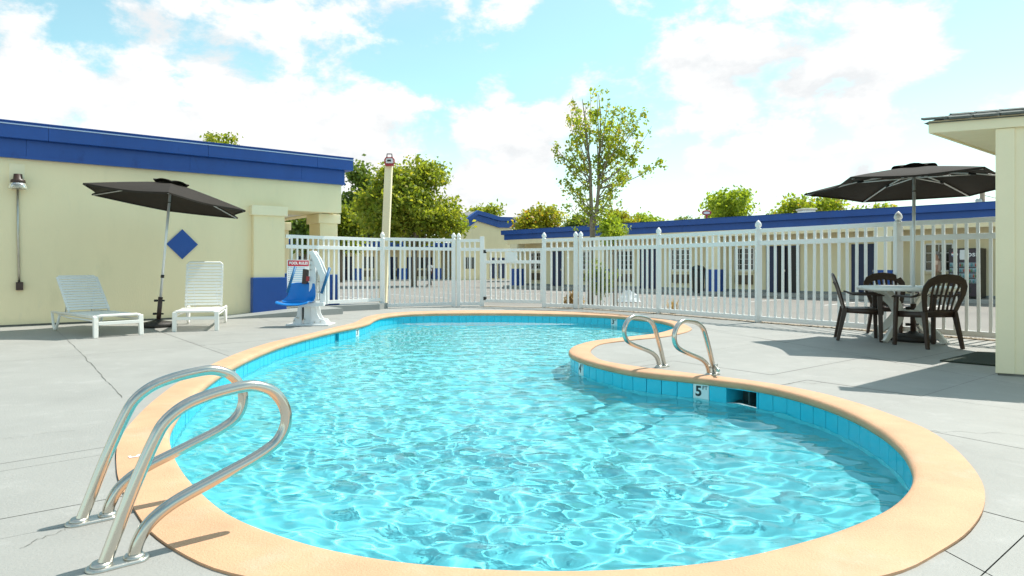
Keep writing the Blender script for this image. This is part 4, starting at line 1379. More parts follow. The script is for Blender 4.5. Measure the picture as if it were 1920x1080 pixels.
def rbox_col(name, m, x0, x1, y0, y1, z0, z1, bevel=0, parent=rb_): return rbox(name, m, x0, x1, y0, y1, z0, z1, bevel, parent)
for x in (963, 1334, 1655, 1120):
    c = tr(x)
    hw = .30
    rbox('column', M_['cream'], c - hw, c + hw, -.62, -.03, WZ + .02, RZ0 - .283)
    rbox('column_base', M_['blue'], c - hw - .04, c + hw + .04, -.66, .01, WZ, WZ + 1.05, .01)
    rbox('column_cap', M_['cream_trim'], c - hw - .04, c + hw + .04, -.66, .0, RZ0 - .55, RZ0 - .285, .01)
def door(xc, open_=False, w_=.92):
    c = rwall_x(xc)
    z0, z1 = WZ, WZ + 2.06
    f_ = rbox('door_frame', M_['navy'], c - w_/2 - .07, c + w_/2 + .07, -REC, -REC + .05, z0, z1 + .07)
    d_ = rbox('door', M_['black'] if open_ else M_['navy'], c - w_/2, c + w_/2, -REC + .051, -REC + .075, z0 + .02, z1, .004)  # when open, a black panel stands for the dark interior
    if not open_:
        obj('handle', MB().box(c + w_/2 - .12, c + w_/2 - .06, REC - .115, REC - .077, z0 + .95, z0 + 1.05), M_['steel_dull'], d_)
def window(x0, x1, w_=None, ac=True, cols=4, rows=4):
    a, b = sorted((rwall_x(x0), rwall_x(x1)))
    z0, z1 = WZ + 1.02, WZ + 2.06
    wn_ = rbox('window', M_['glassy'], a, b, -REC + .001, -REC + .012, z0, z1)
    for i in range(cols + 1):
        xx = a + (b - a)*i/cols
        h = .03 if i in (0, cols) else .011
        rbox('mullion', M_['white'], xx - h, xx + h, -REC + .013, -REC + (.05 if h > .02 else .03), z0, z1, parent=wn_)
    for i in range(rows + 1):
        zz = z0 + (z1 - z0)*i/rows
        h = .03 if i in (0, rows) else .011
        rbox('mullion', M_['white'], a + .031, b - .031, -REC + .0135, -REC + (.048 if h > .02 else .028), zz - h, zz + h, parent=wn_)
    rbox('sill', M_['cream_trim'], a - .06, b + .06, -REC + .001, -REC + .09, z0 - .12, z0 - .032)
    if ac:
        a_ = rbox('air_conditioner', M_['grille'], a + .05, b - .05, -REC + .001, -REC + .10, WZ + .34, WZ + .78, .006)
        for k in range(7):
            zz = WZ + .38 + k*.055
            rbox('louvre', M_['brown'], a + .08, b - .08, -REC + .101, -REC + .108, zz, zz + .02, parent=a_)
door(1046); door(1216); door(1458); door(1478, True); door(1622)
window(996, 1016); window(1158, 1187); window(1260, 1294); window(1378, 1414); window(1088, 1108)
window(1735, 1787, ac=False, cols=4, rows=3)
# arched cream trim over the window by the vending machine
a, b = sorted((rwall_x(1728), rwall_x(1796)))
vs = []; nA = 12
for i in range(nA + 1):
    u = i/nA
    for rr_ in (.0, .16):
        vs.append((a + (b - a)*u*(1.0) , REC - .03, WZ + 2.10 + (.26 + rr_)*math.sin(u*math.pi) + rr_*.3))
vs += [(v[0], REC - .001, v[2]) for v in vs]
nn2 = 2*(nA + 1)
fs = [(2*i, 2*i+2, 2*i+3, 2*i+1) for i in range(nA)] + [(2*i+1, 2*i+3, nn2+2*i+3, nn2+2*i+1) for i in range(nA)] + [(2*i+2, 2*i, nn2+2*i, nn2+2*i+2) for i in range(nA)]
obj('window_arch', MB().add(vs, fs), M_['cream_trim'], rb_)
# things on the roof
def roof_pt(x, back=1.0):
    p = RA - RN*back
    return p + RD*on_line(x, p, RD)
rv = roof_pt(1512, 3.0)
vt = thing('roof_vent', 'small white vent box on the flat roof of the far right wing', 'vent', (rv.x, rv.y, RZ2 - .06))
obj('vent_box', MB().box(-.3, .3, -.3, .3, 0, .42), M_['sign_white'], vt, .02)
obj('vent_cap', MB().box(-.36, .36, -.36, .36, .42, .50), M_['steel_dull'], vt, .02)
rl = roof_pt(1325, .2)
fl2 = thing('flood_lamp', 'small red framed flood lamp on the edge of the far roof', 'lamp', (rl.x, rl.y, RZ2 + .01))
obj('lamp_frame', MB().tube([(.20*math.cos(a_), 0, .30 + .10*math.sin(a_)) for a_ in [2*math.pi*k/16 for k in range(16)]], .035, 8, closed=True), M_['red_metal'], fl2)
obj('lamp_face', MB().box(-.17, .17, -.01, .03, .23, .37), M_['sign_white'], fl2, .02)
obj('lamp_foot', MB().box(-.04, .04, -.04, .04, 0, .2), M_['red_metal'], fl2)
# vending machine
va = rwall_x(1784), rwall_x(1866)
vx0, vx1 = min(va) + .10, min(va) + .10 + 1.02
vc = (vx0 + vx1)/2
RDl = -RD
vloc = RA + RDl*vc + RN*(-REC + .42)
vm_ = thing('vending_machine', 'dark drinks vending machine with logo panel by the far window', 'vending machine', (vloc.x, vloc.y, WZ), math.atan2(RDl.y, RDl.x))
hwv = .51
obj('cabinet', MB().box(-hwv, hwv, -.36, .38, .04, 1.86), M_['black'], vm_, .015)
vpan = mat('vending_door_print', (0.035, 0.022, 0.035), 0.3, 0.2, 3)
obj('door_panel', MB().box(-hwv + .03, hwv - .03, -.372, -.361, .10, 1.82), vpan, vm_, .004)
blue_p = mat('logo_blue', (0.02, 0.07, 0.38), 0.4, 0.02); bottle = [mat('bottle_print_%d' % i, c, 0.35, 0.3, 9) for i, c in enumerate(((0.10, 0.32, 0.36), (0.28, 0.38, 0.42), (0.45, 0.10, 0.06), (0.12, 0.25, 0.10), (0.35, 0.40, 0.45)))]
for i, nm in enumerate(('bottle_print', 'bottle_print', 'bottle_print', 'bottle_print', 'bottle_print')): bottle[i].name = 'bottle_print'
fx = -.3735
lg = -hwv + .20
def disc(name, r, m, y, half=None):
    pts = [(lg + r*math.cos(a_), r*math.sin(a_)) for a_ in [2*math.pi*k/28 for k in range(28)]] if half is None else \
          [(lg + r*math.cos(a_), r*math.sin(a_)) for a_ in [half + math.pi*k/14*.78 + .34 for k in range(15)]]
    z = 1.64
    return obj(name, MB().hull([Vector((p[0], y, z + p[1])) for p in pts], [Vector((p[0], y - .002, z + p[1])) for p in pts]), m, vm_)
disc('logo_disc', .105, M_['sign_white'], -.3722)
disc('logo_top', .10, M_['red'], -.3745, 0)
disc('logo_bottom', .10, blue_p, -.3745, math.pi)
text('lettering', 'pepsi', .27, Matrix.Translation((.12, -.3755, 1.64)) @ TX, M_['sign_white'], vm_, font_bold=.004)
obj('paper_notice', MB().box(-.14, .14, -.380, -.377, 1.44, 1.80), M_['sign_white'], vm_)
for r_ in range(4):
    for c_ in range(3):
        x_ = -.34 + c_*.30
        pn = obj('drink_window', MB().box(x_ - .125, x_ + .125, -.3765, -.3725, 1.17 - r_*.20, 1.33 - r_*.20), bottle[1], vm_)
        for b2 in range(4):
            obj('bottle', MB().lathe([(.022, 0), (.024, .07), (.010, .11), (.010, .125), (.001, .125)], (x_ - .09 + b2*.06, -.385, 1.185 - r_*.20), 6), bottle[(r_*3 + c_*2 + b2) % 5], pn)
obj('coin_panel', MB().box(hwv - .15, hwv - .05, -.3765, -.3725, .72, 1.2), M_['steel_dull'], vm_)
obj('delivery_slot', MB().box(-.30, .22, -.3765, -.3725, .22, .42), M_['ink'], vm_)
obj('drink_label', MB().box(.05, .13, -.3765, -.3725, .55, .70), M_['sign_white'], vm_)
# dark bin by the blue column
bp_ = pt(1312, (RA + RD*on_line(1312, RA, RD)).y)
bn = thing('litter_bin', 'dark grey tall bin beside the blue column base', 'bin', (bp_.x - .1, bp_.y - .1, WZ if False else LZ))
obj('bin_body', MB().prism([(-.22, -.22), (.22, -.22), (.22, .22), (-.22, .22)], .05, 1.15, [(-.26, -.26), (.26, -.26), (.26, .26), (-.26, .26)]), M_['ink'], bn, .03)
obj('bin_lid', MB().lathe([(.37, 1.15), (.36, 1.2), (.25, 1.32), (.001, 1.38)], n=16), M_['ink'], bn)

# ------------------------------------------------------------------ far left building seen over the fence, with its gable
Lp = pt(600, F * 2.28 / 51)
lf = thing('motel_building', 'far cream motel wing with navy gable porch behind the left fence', 'building', (Lp.x, Lp.y, 0), math.atan2(WD.y, WD.x))
def tl(x, off=0.0): return on_line(x, Lp + WN*off, WD)
def fbox(name, m, x0, x1, y0, y1, z0, z1, bevel=0.0, parent=lf): return obj(name, MB().box(x0, x1, -y1, -y0, z0, z1), m, parent, bevel)
e1_ = tl(848)
LZ2 = LZ
fbox('wall', M_['cream'], -14, e1_ + 3, -1.9, -1.6, LZ2 - .1, 2.78)
fbox('fascia', M_['blue'], -14, e1_, -.2, 0, 2.65, 3.0, .01)
fbox('fascia_cap', M_['blue'], -14, e1_, -.2, .14, 3.0, 3.28, .01)
fbox('soffit', M_['ceiling'], -14, e1_, -1.6, -.21, 2.68, 2.72)
fbox('roof', M_['roofing'], -14, e1_ + 2, -8, -.2, 3.05, 3.2)
fbox('walkway', M_['walk'], -14, e1_ + 3, -1.6, .3, LZ2 - .05, LZ2 + .12)
for x in (548, 606, 672, 757, 822):
    c = tl(x)
    fbox('column', M_['cream'], c - .3, c + .3, -.6, -.02, LZ2 + .1, 2.64)
    fbox('column_base', M_['blue'], c - .34, c + .34, -.64, .02, LZ2 + .12, LZ2 + 1.15)
for x in (565, 640, 660, 730, 768, 809):
    c = tl(x, -1.6)
    d_ = fbox('door', M_['navy'], c - .48, c + .48, -1.599, -1.54, LZ2 + .12, LZ2 + 2.2)
    fbox('handle', M_['steel_dull'], c + .34, c + .40, -1.539, -1.49, LZ2 + 1.1, LZ2 + 1.2, parent=d_)
for x in (585, 625, 690, 745, 790):
    c = tl(x, -1.6)
    wn_ = fbox('window', M_['glassy'], c - .6, c + .6, -1.599, -1.57, LZ2 + 1.15, LZ2 + 2.2)
    for k in range(4):
        fbox('mullion', M_['white'], c - .6 + .4*k - .02, c - .6 + .4*k + .02, -1.569, -1.55, LZ2 + 1.15, LZ2 + 2.2, parent=wn_)
    fbox('air_conditioner', M_['grille'], c - .5, c + .5, -1.599, -1.5, LZ2 + .4, LZ2 + .95)
# gable porch
Gy = (Lp + WD*tl(895)).y
def gp(x, y, off): 
    t_ = tl(x, off); Y = (Lp + WN*off + WD*t_).y
    return t_, zat(y, Y)
top_ = [(843, 434), (851, 427), (893, 397), (934, 409), (965, 410)]
bot_ = [(843, 449), (852, 444), (894, 414), (936, 427), (965, 427)]
tp = [gp(x, y, .6) for x, y in top_]; bt = [gp(x, y, .6) for x, y in bot_]
def ribbon(name, A, B, y0, y1, m, parent=lf):
    n_ = len(A)
    vs = [(a, -y1, z) for a, z in A] + [(a, -y1, z) for a, z in B] + [(a, -y0, z) for a, z in A] + [(a, -y0, z) for a, z in B]
    fs = []
    for i in range(n_ - 1):
        fs += [(n_+i, n_+i+1, i+1, i), (i, i+1, 2*n_+i+1, 2*n_+i), (3*n_+i, 3*n_+i+1, n_+i+1, n_+i)]
    fs += [(0, 2*n_, 3*n_, n_), (n_-1, 2*n_-1, 4*n_-1, 3*n_-1)]
    return obj(name, MB().add(vs, fs), m, parent)
ribbon('gable_fascia', tp, bt, .30, .75, M_['blue'])
tp2 = [(a, z + .12) for a, z in tp]; 
ribbon('gable_cap', tp2, [(a, z - .28) for a, z in tp], .60, .95, M_['blue'])
gw = [(a, z - .02) for a, z in bt[1:-1]] + [(bt[-1][0] - .3, bt[-1][1] - .02)]
ribbon('gable_wall', [(a, z + .3) for a, z in gw], [(a, LZ2 - .1) for a, z in gw], .10, .55, M_['cream'])
ribbon('gable_roof', [(a, z + .05) for a, z in tp], [(a, z - .1) for a, z in tp], -7, .29, M_['roofing'])
fbox('wall', M_['cream'], gw[-1][0] - .3, gw[-1][0], -7, .09, LZ2 - .1, gw[-1][1] + .3)
for x in (925, 941, 1000):
    c = tl(x, .55)
    if x < 950:
        d_ = fbox('door', M_['navy'], c - .45, c + .45, .551, .59, LZ2 + .12, LZ2 + 2.2)
        fbox('handle', M_['steel_dull'], c + .3, c + .36, .591, .62, LZ2 + 1.1, LZ2 + 1.2, parent=d_)
c = tl(880, .55)
wn_ = fbox('window', M_['glassy'], c - .7, c + .7, .551, .57, LZ2 + 1.1, LZ2 + 2.2)
for k in range(4): fbox('mullion', M_['white'], c - .7 + .466*k - .02, c - .7 + .466*k + .02, .571, .59, LZ2 + 1.1, LZ2 + 2.2, parent=wn_)

# ------------------------------------------------------------------ parking lines
def line(p, q, w_=.10):
    d = (q - p).normalized(); n_ = Vector((-d.y, d.x))*w_/2
    return [p + n_, p - n_, q - n_, q + n_]
mb = MB()
def addline(p, q):
    P = line(p, q)
    mb.add([(v.x, v.y, LZ + .004) for v in P], [(0, 1, 2, 3)])
for k in range(-3, 12):
    s = RA + RD*(k*2.75 + 1.0) + RN*.35
    addline(s, s + RN*5.2)
for k in range(-6, 14):
    s = Lp + WD*(k*2.75) + WN*.4
    addline(s, s + WN*5.0)
for k in range(0, 8):
    s = pt(600, 24) + WD*(k*2.75)
    addline(s, s + WN*-5.0)
pk = obj('parking_lines', mb, M_['line'])
tag(pk, kind='structure')
# kerbed island
ip = g(1105, 577, LZ).xy

# ------------------------------------------------------------------ light pole with a work lamp
Yp = 23.0
pb = at(718, 500 + F*1.3/Yp, Yp); ptp = at(729.5, 303, Yp)
pole = thing('light_pole', 'cream painted leaning wooden post carrying a red work lamp', 'pole', (pb.x, pb.y, LZ))
wd_ = .125
mbp = MB()
a_ = [Vector((x, y, 0)) for x, y in ((-wd_, -wd_), (wd_, -wd_), (wd_, wd_), (-wd_, wd_))]
tp_ = ptp - Vector((pb.x, pb.y, LZ))
b_2 = [v*.96 + tp_ for v in a_]
obj('post', mbp.hull(a_, b_2), M_['cream_trim'], pole, .01)
wl = thing('work_lamp', 'red framed work lamp with carrying handle on the cream post top', 'lamp', tuple(ptp + Vector((.05, -.2, 0))))
ul = Yp/F
fr_ = [(-9, -6), (9, -6), (10.5, -3), (10.5, 3), (8, 7), (-8, 7), (-10.5, 3), (-10.5, -3)]
obj('lamp_frame', MB().tube([(x*ul*.8, 0, z*ul*.9 - .02) for x, z in fr_], .028, 6, closed=True), M_['red_metal'], wl)
obj('lamp_face', MB().box(-8*ul*.8, 8*ul*.8, -.02, .06, -5*ul, 5*ul), M_['sign_white'], wl, .02)
obj('bulb_plate', MB().box(-4*ul, 3*ul, -.03, -.021, -1.6*ul, 1.8*ul), M_['black'], wl)
obj('handle', MB().tube([(-6*ul*.8, 0, 6*ul), (-5.5*ul*.8, 0, 12.5*ul), (5.5*ul*.8, 0, 12.5*ul), (6*ul*.8, 0, 6*ul)], .022, 6), M_['black'], wl)
obj('stand', MB().box(-10*ul*.8, 10*ul*.8, -.05, .12, -9.5*ul, -6.8*ul), M_['red_metal'], wl, .01)

# utility pole behind the roof at right
Yu = 45.0
up0 = at(1842, 500, Yu)
utp = thing('utility_pole', 'short dark pole end with insulators showing over the far right roof', 'pole', (up0.x, up0.y, LZ))
hu = zat(360, Yu) - LZ
obj('post', MB().tube([(0, 0, 0), (0, 0, hu)], [.19, .15], 10), M_['bark'], utp)
obj('transformer', MB().lathe([(.001, 0), (.2, .03), (.2, .55), (.12, .65), (.001, .66)], (-.32, -.1, hu - 1.1), 12), M_['steel_dull'], utp)
obj('insulator', MB().lathe([(.05, 0), (.08, .1), (.03, .25), (.001, .26)], (.1, 0, hu), 8), M_['steel_dull'], utp)
wire = MB().tube([(0, 0, hu - .2), (1.2, -.4, hu - .6), (2.6, -.9, hu - .1), (3.4, -1.2, hu + .6)], .02, 5)
obj('wire', wire, M_['black'], utp)
# ------------------------------------------------------------------ trees and plants
LM = {
 'young': leaf_mat('leaf_yellow_green', (0.19, 0.28, 0.03), (0.35, 0.41, 0.05), (0.42, 0.32, 0.05), .5),
 'maple': leaf_mat('leaf_olive', (0.15, 0.22, 0.03), (0.33, 0.37, 0.055), (0.38, 0.36, 0.06), .5),
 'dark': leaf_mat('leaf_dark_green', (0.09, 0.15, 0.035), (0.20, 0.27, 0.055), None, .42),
 'bright': leaf_mat('leaf_bright_green', (0.20, 0.30, 0.035), (0.38, 0.45, 0.065), None, .5),
 'autumn': leaf_mat('leaf_autumn', (0.22, 0.26, 0.035), (0.38, 0.39, 0.045), (0.50, 0.28, 0.045), .48),
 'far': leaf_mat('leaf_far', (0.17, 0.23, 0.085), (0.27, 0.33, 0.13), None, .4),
 'dry': leaf_mat('leaf_dry', (0.34, 0.22, 0.09), (0.52, 0.35, 0.15), None, .25),
}
def leaves_mesh(name, P, size, m, r, up=0.25, aspect=.55):
    n = len(P)
    nrm_ = r.normal(size=(n, 3)); nrm_[:, 2] += up*2
    nrm_ /= np.linalg.norm(nrm_, axis=1)[:, None]
    t_ = np.cross(nrm_, r.normal(size=(n, 3))); t_ /= np.linalg.norm(t_, axis=1)[:, None] + 1e-9
    b = np.cross(nrm_, t_)
    s = size * r.uniform(.6, 1.35, n)[:, None]
    fold = nrm_ * s * .18
    V = np.stack([P - t_*s, P + b*s*aspect + fold, P + t_*s, P - b*s*aspect + fold], 1).reshape(-1, 3)
    Fq = np.arange(4*n, dtype=np.int32)
    me = bpy.data.meshes.new(name)
    me.vertices.add(4*n); me.vertices.foreach_set('co', V.ravel())
    me.loops.add(4*n); me.loops.foreach_set('vertex_index', Fq)
    me.polygons.add(n); me.polygons.foreach_set('loop_start', np.arange(0, 4*n, 4, dtype=np.int32))
    me.update(); me.materials.append(m)
    return me
def sph(r, n):
    d = r.normal(size=(n, 3)); return d / np.linalg.norm(d, axis=1)[:, None]
def tree(name, label, base, height, crown_w, crown_h, kind, nl, size, seed, cat='tree', group=None, lumps=16, bottom=None, shape='round', depth=None, ragged=1.0, trunk_r=None, cl=None):
    """crown: many leaf clumps spread through an uneven volume, with gaps between"""
    r = np.random.default_rng(seed)
    t = thing(name, label, cat, base, 0, group)
    zc = height - crown_h/2
    dp = depth or crown_w
    cs = []; rs = []
    for i in range(lumps):
        d = sph(r, 1)[0]; q = r.uniform(.25, .86)
        z = d[2]*q
        wf = 1.0
        if shape == 'cone': wf = np.clip(.62 - .55*z, .15, 1.1)
        if shape == 'dome': wf = np.clip(1.05 - .35*max(z, 0)**1.5, .3, 1.1)
        cs.append(np.array([d[0]*q*crown_w/2*wf, d[1]*q*dp/2*wf, zc + z*crown_h/2]))
        rs.append(r.uniform(.16, .34)*min(crown_w, crown_h*1.2)/1.5*(.75 if z > .5 else 1))
    cs = np.array(cs); rs = np.array(rs)
    pr = rs**2; pr /= pr.sum()
    # leaf clumps on each lump, then leaves in each clump
    ncl = cl or max(40, nl // 26)
    li = r.choice(lumps, ncl, p=pr)
    cc = cs[li] + sph(r, ncl) * (rs[li] * r.uniform(.45, 1.12, ncl) ** .6)[:, None] * np.array([1, 1, .8])
    ci = r.integers(0, ncl, nl)
    P = cc[ci] + r.normal(size=(nl, 3)) * (size * 1.9 * ragged) * np.array([1, 1, .75])
    P[:, 2] = np.maximum(P[:, 2], (bottom if bottom is not None else .3) + r.uniform(0, .4, nl))
    o = link('crown', leaves_mesh('crown', P, size, LM[kind], r), t)
    tr_ = trunk_r or max(.05, height*.018)
    mb = MB()
    th = height - crown_h*.45
    mb.tube([(0, 0, -.05), (r.normal()*.03*height*.2, r.normal()*.02*height, th*.5), (cs[:, 0].mean()*.6, cs[:, 1].mean()*.6, th)], [tr_*1.25, tr_, tr_*.55], 8)
    for i in range(lumps):
        s = r.uniform(.35, .9)*th
        mid = (Vector((0, 0, s)) + Vector(cs[i]))/2 + Vector((0, 0, -.05*crown_h))
        mb.tube([(0, 0, s), mid, Vector(cs[i])], [tr_*.42, tr_*.26, tr_*.10], 5)
    obj('trunk', mb, M_['bark'], t)
    return t
def ground(x, Y): 
    p = pt(x, Y); return (p.x, p.y, LZ)
def tree_px(name, label, x0, x1, ytop, ybot, Y, kind, nl, size, seed, xt=None, **kw):
    xc = (x0 + x1)/2 if xt is None else xt
    wdt = (x1 - x0)/F*Y
    ztop = zat(ytop, Y) - LZ; zbot = zat(ybot, Y) - LZ
    return tree(name, label, ground(xc, Y), ztop, wdt, ztop - zbot, kind, nl, size, seed, **kw)

# the tall young tree behind the fence: ascending branches carrying clumps of leaves
Yt = 21.0
def tall_tree():
    r = np.random.default_rng(5)
    b0_ = Vector(ground(1108, Yt))
    t = thing('young_tree', 'tall airy young tree rising alone behind the fence gate', 'tree', b0_)
    def q(x, y, dy=0.0): return at(x, y, Yt + dy) - b0_
    S = lambda cx, cy: (1000 + cx/3.6, 160 + cy/3.6)
    tubes = MB()
    trunkA = [q(1108, 580), q(*S(400, 1000)), q(*S(393, 880)), q(*S(388, 740)), q(*S(385, 560)), q(*S(365, 400)), q(*S(345, 200)), q(*S(330, 90))]
    trunkB = [q(*S(402, 960)), q(*S(425, 860)), q(*S(440, 700)), q(*S(440, 560)), q(*S(450, 380)), q(*S(455, 200)), q(*S(440, 60))]
    tubes.tube(trunkA, [.12, .085, .07, .055, .045, .032, .02, .008], 8)
    tubes.tube(trunkB, [.06, .055, .05, .042, .032, .02, .008], 7)
    tips = [(265, 75, 400), (300, 130, 480), (385, 60, 400), (430, 50, 350), (505, 95, 420), (560, 120, 450), (620, 140, 480), (690, 165, 520), (735, 175, 500),
            (800, 275, 620), (860, 505, 640), (720, 430, 600), (650, 430, 560), (630, 610, 720), (600, 615, 700), (545, 700, 800), (520, 740, 820), (470, 830, 900),
            (130, 390, 560), (165, 470, 600), (200, 500, 640), (240, 390, 600), (245, 240, 540), (250, 165, 500), (215, 615, 780), (240, 690, 830), (245, 810, 900),
            (300, 340, 600), (330, 640, 820), (320, 720, 850), (480, 260, 560), (540, 330, 600), (590, 300, 560), (640, 260, 520), (700, 260, 540), (420, 200, 480),
            (500, 480, 680), (560, 540, 700), (430, 470, 650), (330, 480, 680), (370, 790, 900), (440, 770, 880), (690, 520, 640), (600, 200, 480), (350, 130, 420)]
    def trunk_at(y, right):
        T_ = trunkB if right else trunkA
        Zt = q(0, 160 + y/3.6).z
        for a, b in zip(T_, T_[1:]):
            if a.z <= Zt <= b.z: return a.lerp(b, (Zt - a.z)/(b.z - a.z))
        return T_[-1] if Zt > T_[-1].z else T_[0]
    P = []
    for (cx, cy, sy) in tips:
        dep = r.normal()*.75
        tip = q(*S(cx, cy), dep)
        st = trunk_at(min(sy + 60, 960), cx > 400)
        ctrl = st.lerp(tip, .5) + Vector((0, 0, -.10*(tip - st).length)) + Vector(((tip.x - st.x)*.12, 0, 0))
        pts = [st*(1-u)**2 + ctrl*2*u*(1-u) + tip*u*u for u in [k/7 for k in range(8)]]
        tubes.tube(pts, [.022 - .0024*k for k in range(8)], 5)
        L = (tip - st).length
        ncl = int(5 + L*4.9)
        for k in range(ncl):
            u = r.uniform(.30, 1.02)
            c = st*(1-u)**2 + ctrl*2*u*(1-u) + tip*u*u
            off = Vector(r.normal(size=3))*.13*(1.1 - .35*u)
            cc = c + off
            for m_ in range(int(r.integers(6, 15))):
                P.append(np.array(cc) + r.normal(size=3)*.062)
    P = np.array(P)
    # low shoots at the foot of the crown
    link('crown', leaves_mesh('crown', P, .054, LM['young'], r, .1, .6), t)
    obj('trunk', tubes, M_['bark'], t)
tall_tree()
tree_px('bushy_tree', 'yellow green bushy sapling close beside the tall young tree trunk', 1122, 1186, 392, 470, 20.2, 'bright', 1500, .055, 31, lumps=11, ragged=1.1, bottom=1.2)
tree_px('weeping_shrub', 'pale green drooping shrub behind the fence at the tree foot', 1096, 1150, 474, 582, 20.6, 'far', 1500, .05, 32, cat='shrub', lumps=9, bottom=.0, ragged=1.2)
tree_px('dry_bush', 'dry brown rounded bush at the fence left of the tree', 1048, 1096, 540, 584, 18.4, 'dry', 1800, .035, 33, cat='shrub', lumps=8, bottom=.0)
# strappy dry plant
dp_ = ground(1262, 17.0)
pl_t = thing('dry_grass_plant', 'dry brown grassy plant outside the fence, right of the tree', 'plant', dp_)
mb = MB()
for k in range(70):
    a_ = random.random()*6.28; l = random.uniform(.25, .62); s = random.uniform(.2, .9)
    d = Vector((math.cos(a_), math.sin(a_), 0)); w_ = Vector((-d.y, d.x, 0))*.009
    pts = [Vector((0, 0, 0)) + d*.04, d*(l*s*.45) + Vector((0, 0, l*.75)), d*(l*s) + Vector((0, 0, l*(.95 - .5*s)))]
    mb.add([pts[0] - w_, pts[0] + w_, pts[1] + w_, pts[1] - w_, pts[2]], [(0, 1, 2, 3), (3, 2, 4)])
obj('blades', mb, LM['dry'], pl_t)
tree_px('leafy_tree', 'large olive green tree standing in front of the far gable', 716, 906, 293, 478, 44, 'maple', 23000, .15, 41, lumps=34, bottom=2.6, shape='dome', depth=6.0, xt=776, ragged=1.0, trunk_r=.16)
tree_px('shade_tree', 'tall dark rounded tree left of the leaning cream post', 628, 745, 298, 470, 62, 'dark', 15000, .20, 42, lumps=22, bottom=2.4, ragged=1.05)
tree_px('shade_tree', 'lower olive tree half hidden by the breezeway column', 600, 682, 372, 478, 56, 'maple', 7000, .17, 43, lumps=14, bottom=2.0, ragged=1.1)
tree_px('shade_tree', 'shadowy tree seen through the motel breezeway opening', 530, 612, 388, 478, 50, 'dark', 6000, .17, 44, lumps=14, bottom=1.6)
tree_px('leafy_tree', 'small tree top peeking over the left motel roof', 372, 456, 238, 330, 38, 'maple', 2600, .11, 45, lumps=15, ragged=1.0)
tree_px('leafy_tree', 'tree crown just behind the gable roof ridge', 868, 942, 374, 470, 70, 'maple', 5000, .20, 46, lumps=13)
trees_r = [
 ('autumn_tree', 'orange tinged tree left of the tall young tree above the far roof', 962, 1072, 384, 480, 60, 'autumn', 9000, .17, 51, {}),
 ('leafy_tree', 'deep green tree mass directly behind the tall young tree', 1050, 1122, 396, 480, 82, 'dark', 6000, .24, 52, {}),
 ('autumn_tree', 'brownish tree just right of the tall young tree trunk', 1128, 1196, 388, 480, 58, 'autumn', 5000, .16, 53, {}),
 ('leafy_tree', 'small bright green tree above the far roof, left of the flood lamp', 1182, 1250, 385, 480, 62, 'bright', 5000, .17, 54, {}),
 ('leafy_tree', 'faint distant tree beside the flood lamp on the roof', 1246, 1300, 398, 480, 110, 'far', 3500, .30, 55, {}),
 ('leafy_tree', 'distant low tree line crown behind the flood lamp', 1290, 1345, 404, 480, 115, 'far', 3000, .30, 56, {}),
 ('leafy_tree', 'round bright yellow green tree over the middle of the far roof', 1318, 1432, 340, 470, 48, 'bright', 8000, .14, 57, {}),
 ('leafy_tree', 'wide yellow green tree by the white roof vent', 1436, 1566, 345, 470, 46, 'young', 8000, .135, 58, {}),
 ('leafy_tree', 'low tree showing beneath the right umbrella canopy', 1590, 1700, 372, 460, 44, 'young', 4500, .13, 59, {}),
]
for nm, lb_, x0, x1, yt, yb, Y, kd, nl, sz, sd, kw in trees_r:
    tree_px(nm, lb_, x0, x1, yt, yb, Y, kd, nl, sz, sd, lumps=18, **kw)
# far tree belt that closes the horizon, one mass
r = np.random.default_rng(77)
Pb = []
for k in range(9000):
    X = r.uniform(-260, 330); Y = 175 + r.normal()*4
    hgt = 8.5 + 2.5*math.sin(X*.05) + 2.0*math.sin(X*.13 + 1) + 1.2*math.sin(X*.31)
    Pb.append((X, Y, LZ + r.uniform(0, 1)**.8 * hgt))
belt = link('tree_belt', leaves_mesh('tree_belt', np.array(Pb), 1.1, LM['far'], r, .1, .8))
tag(belt, kind='stuff')

# ------------------------------------------------------------------ white bag on the lot
wb_ = ground(1178, 24.5)
bag = thing('plastic_sheet', 'crumpled white plastic sheet lying on the lot beyond the fence', 'plastic sheet', wb_)
mb = MB(); r = np.random.default_rng(3)
NXb = 14
hh = r.normal(size=(NXb+1, NXb+1))
for _ in range(2): hh = (hh + np.roll(hh, 1, 0) + np.roll(hh, 1, 1) + np.roll(hh, -1, 0))/3.0
vs = []
for i in range(NXb+1):
    for j in range(NXb+1):
        u, v = i/NXb*2-1, j/NXb*2-1
        rr_ = max(0, 1 - (u*u + v*v))
        vs.append((u*.42*(1 + .1*hh[i, j]), v*.35, max(0.01, .26*rr_**.6*(1 + .7*hh[i, j]) + .02)))
fs = [(i*(NXb+1)+j, (i+1)*(NXb+1)+j, (i+1)*(NXb+1)+j+1, i*(NXb+1)+j+1) for i in range(NXb) for j in range(NXb)]
obj('sheet', mb.add(vs, fs), M_['sign_white'], bag)

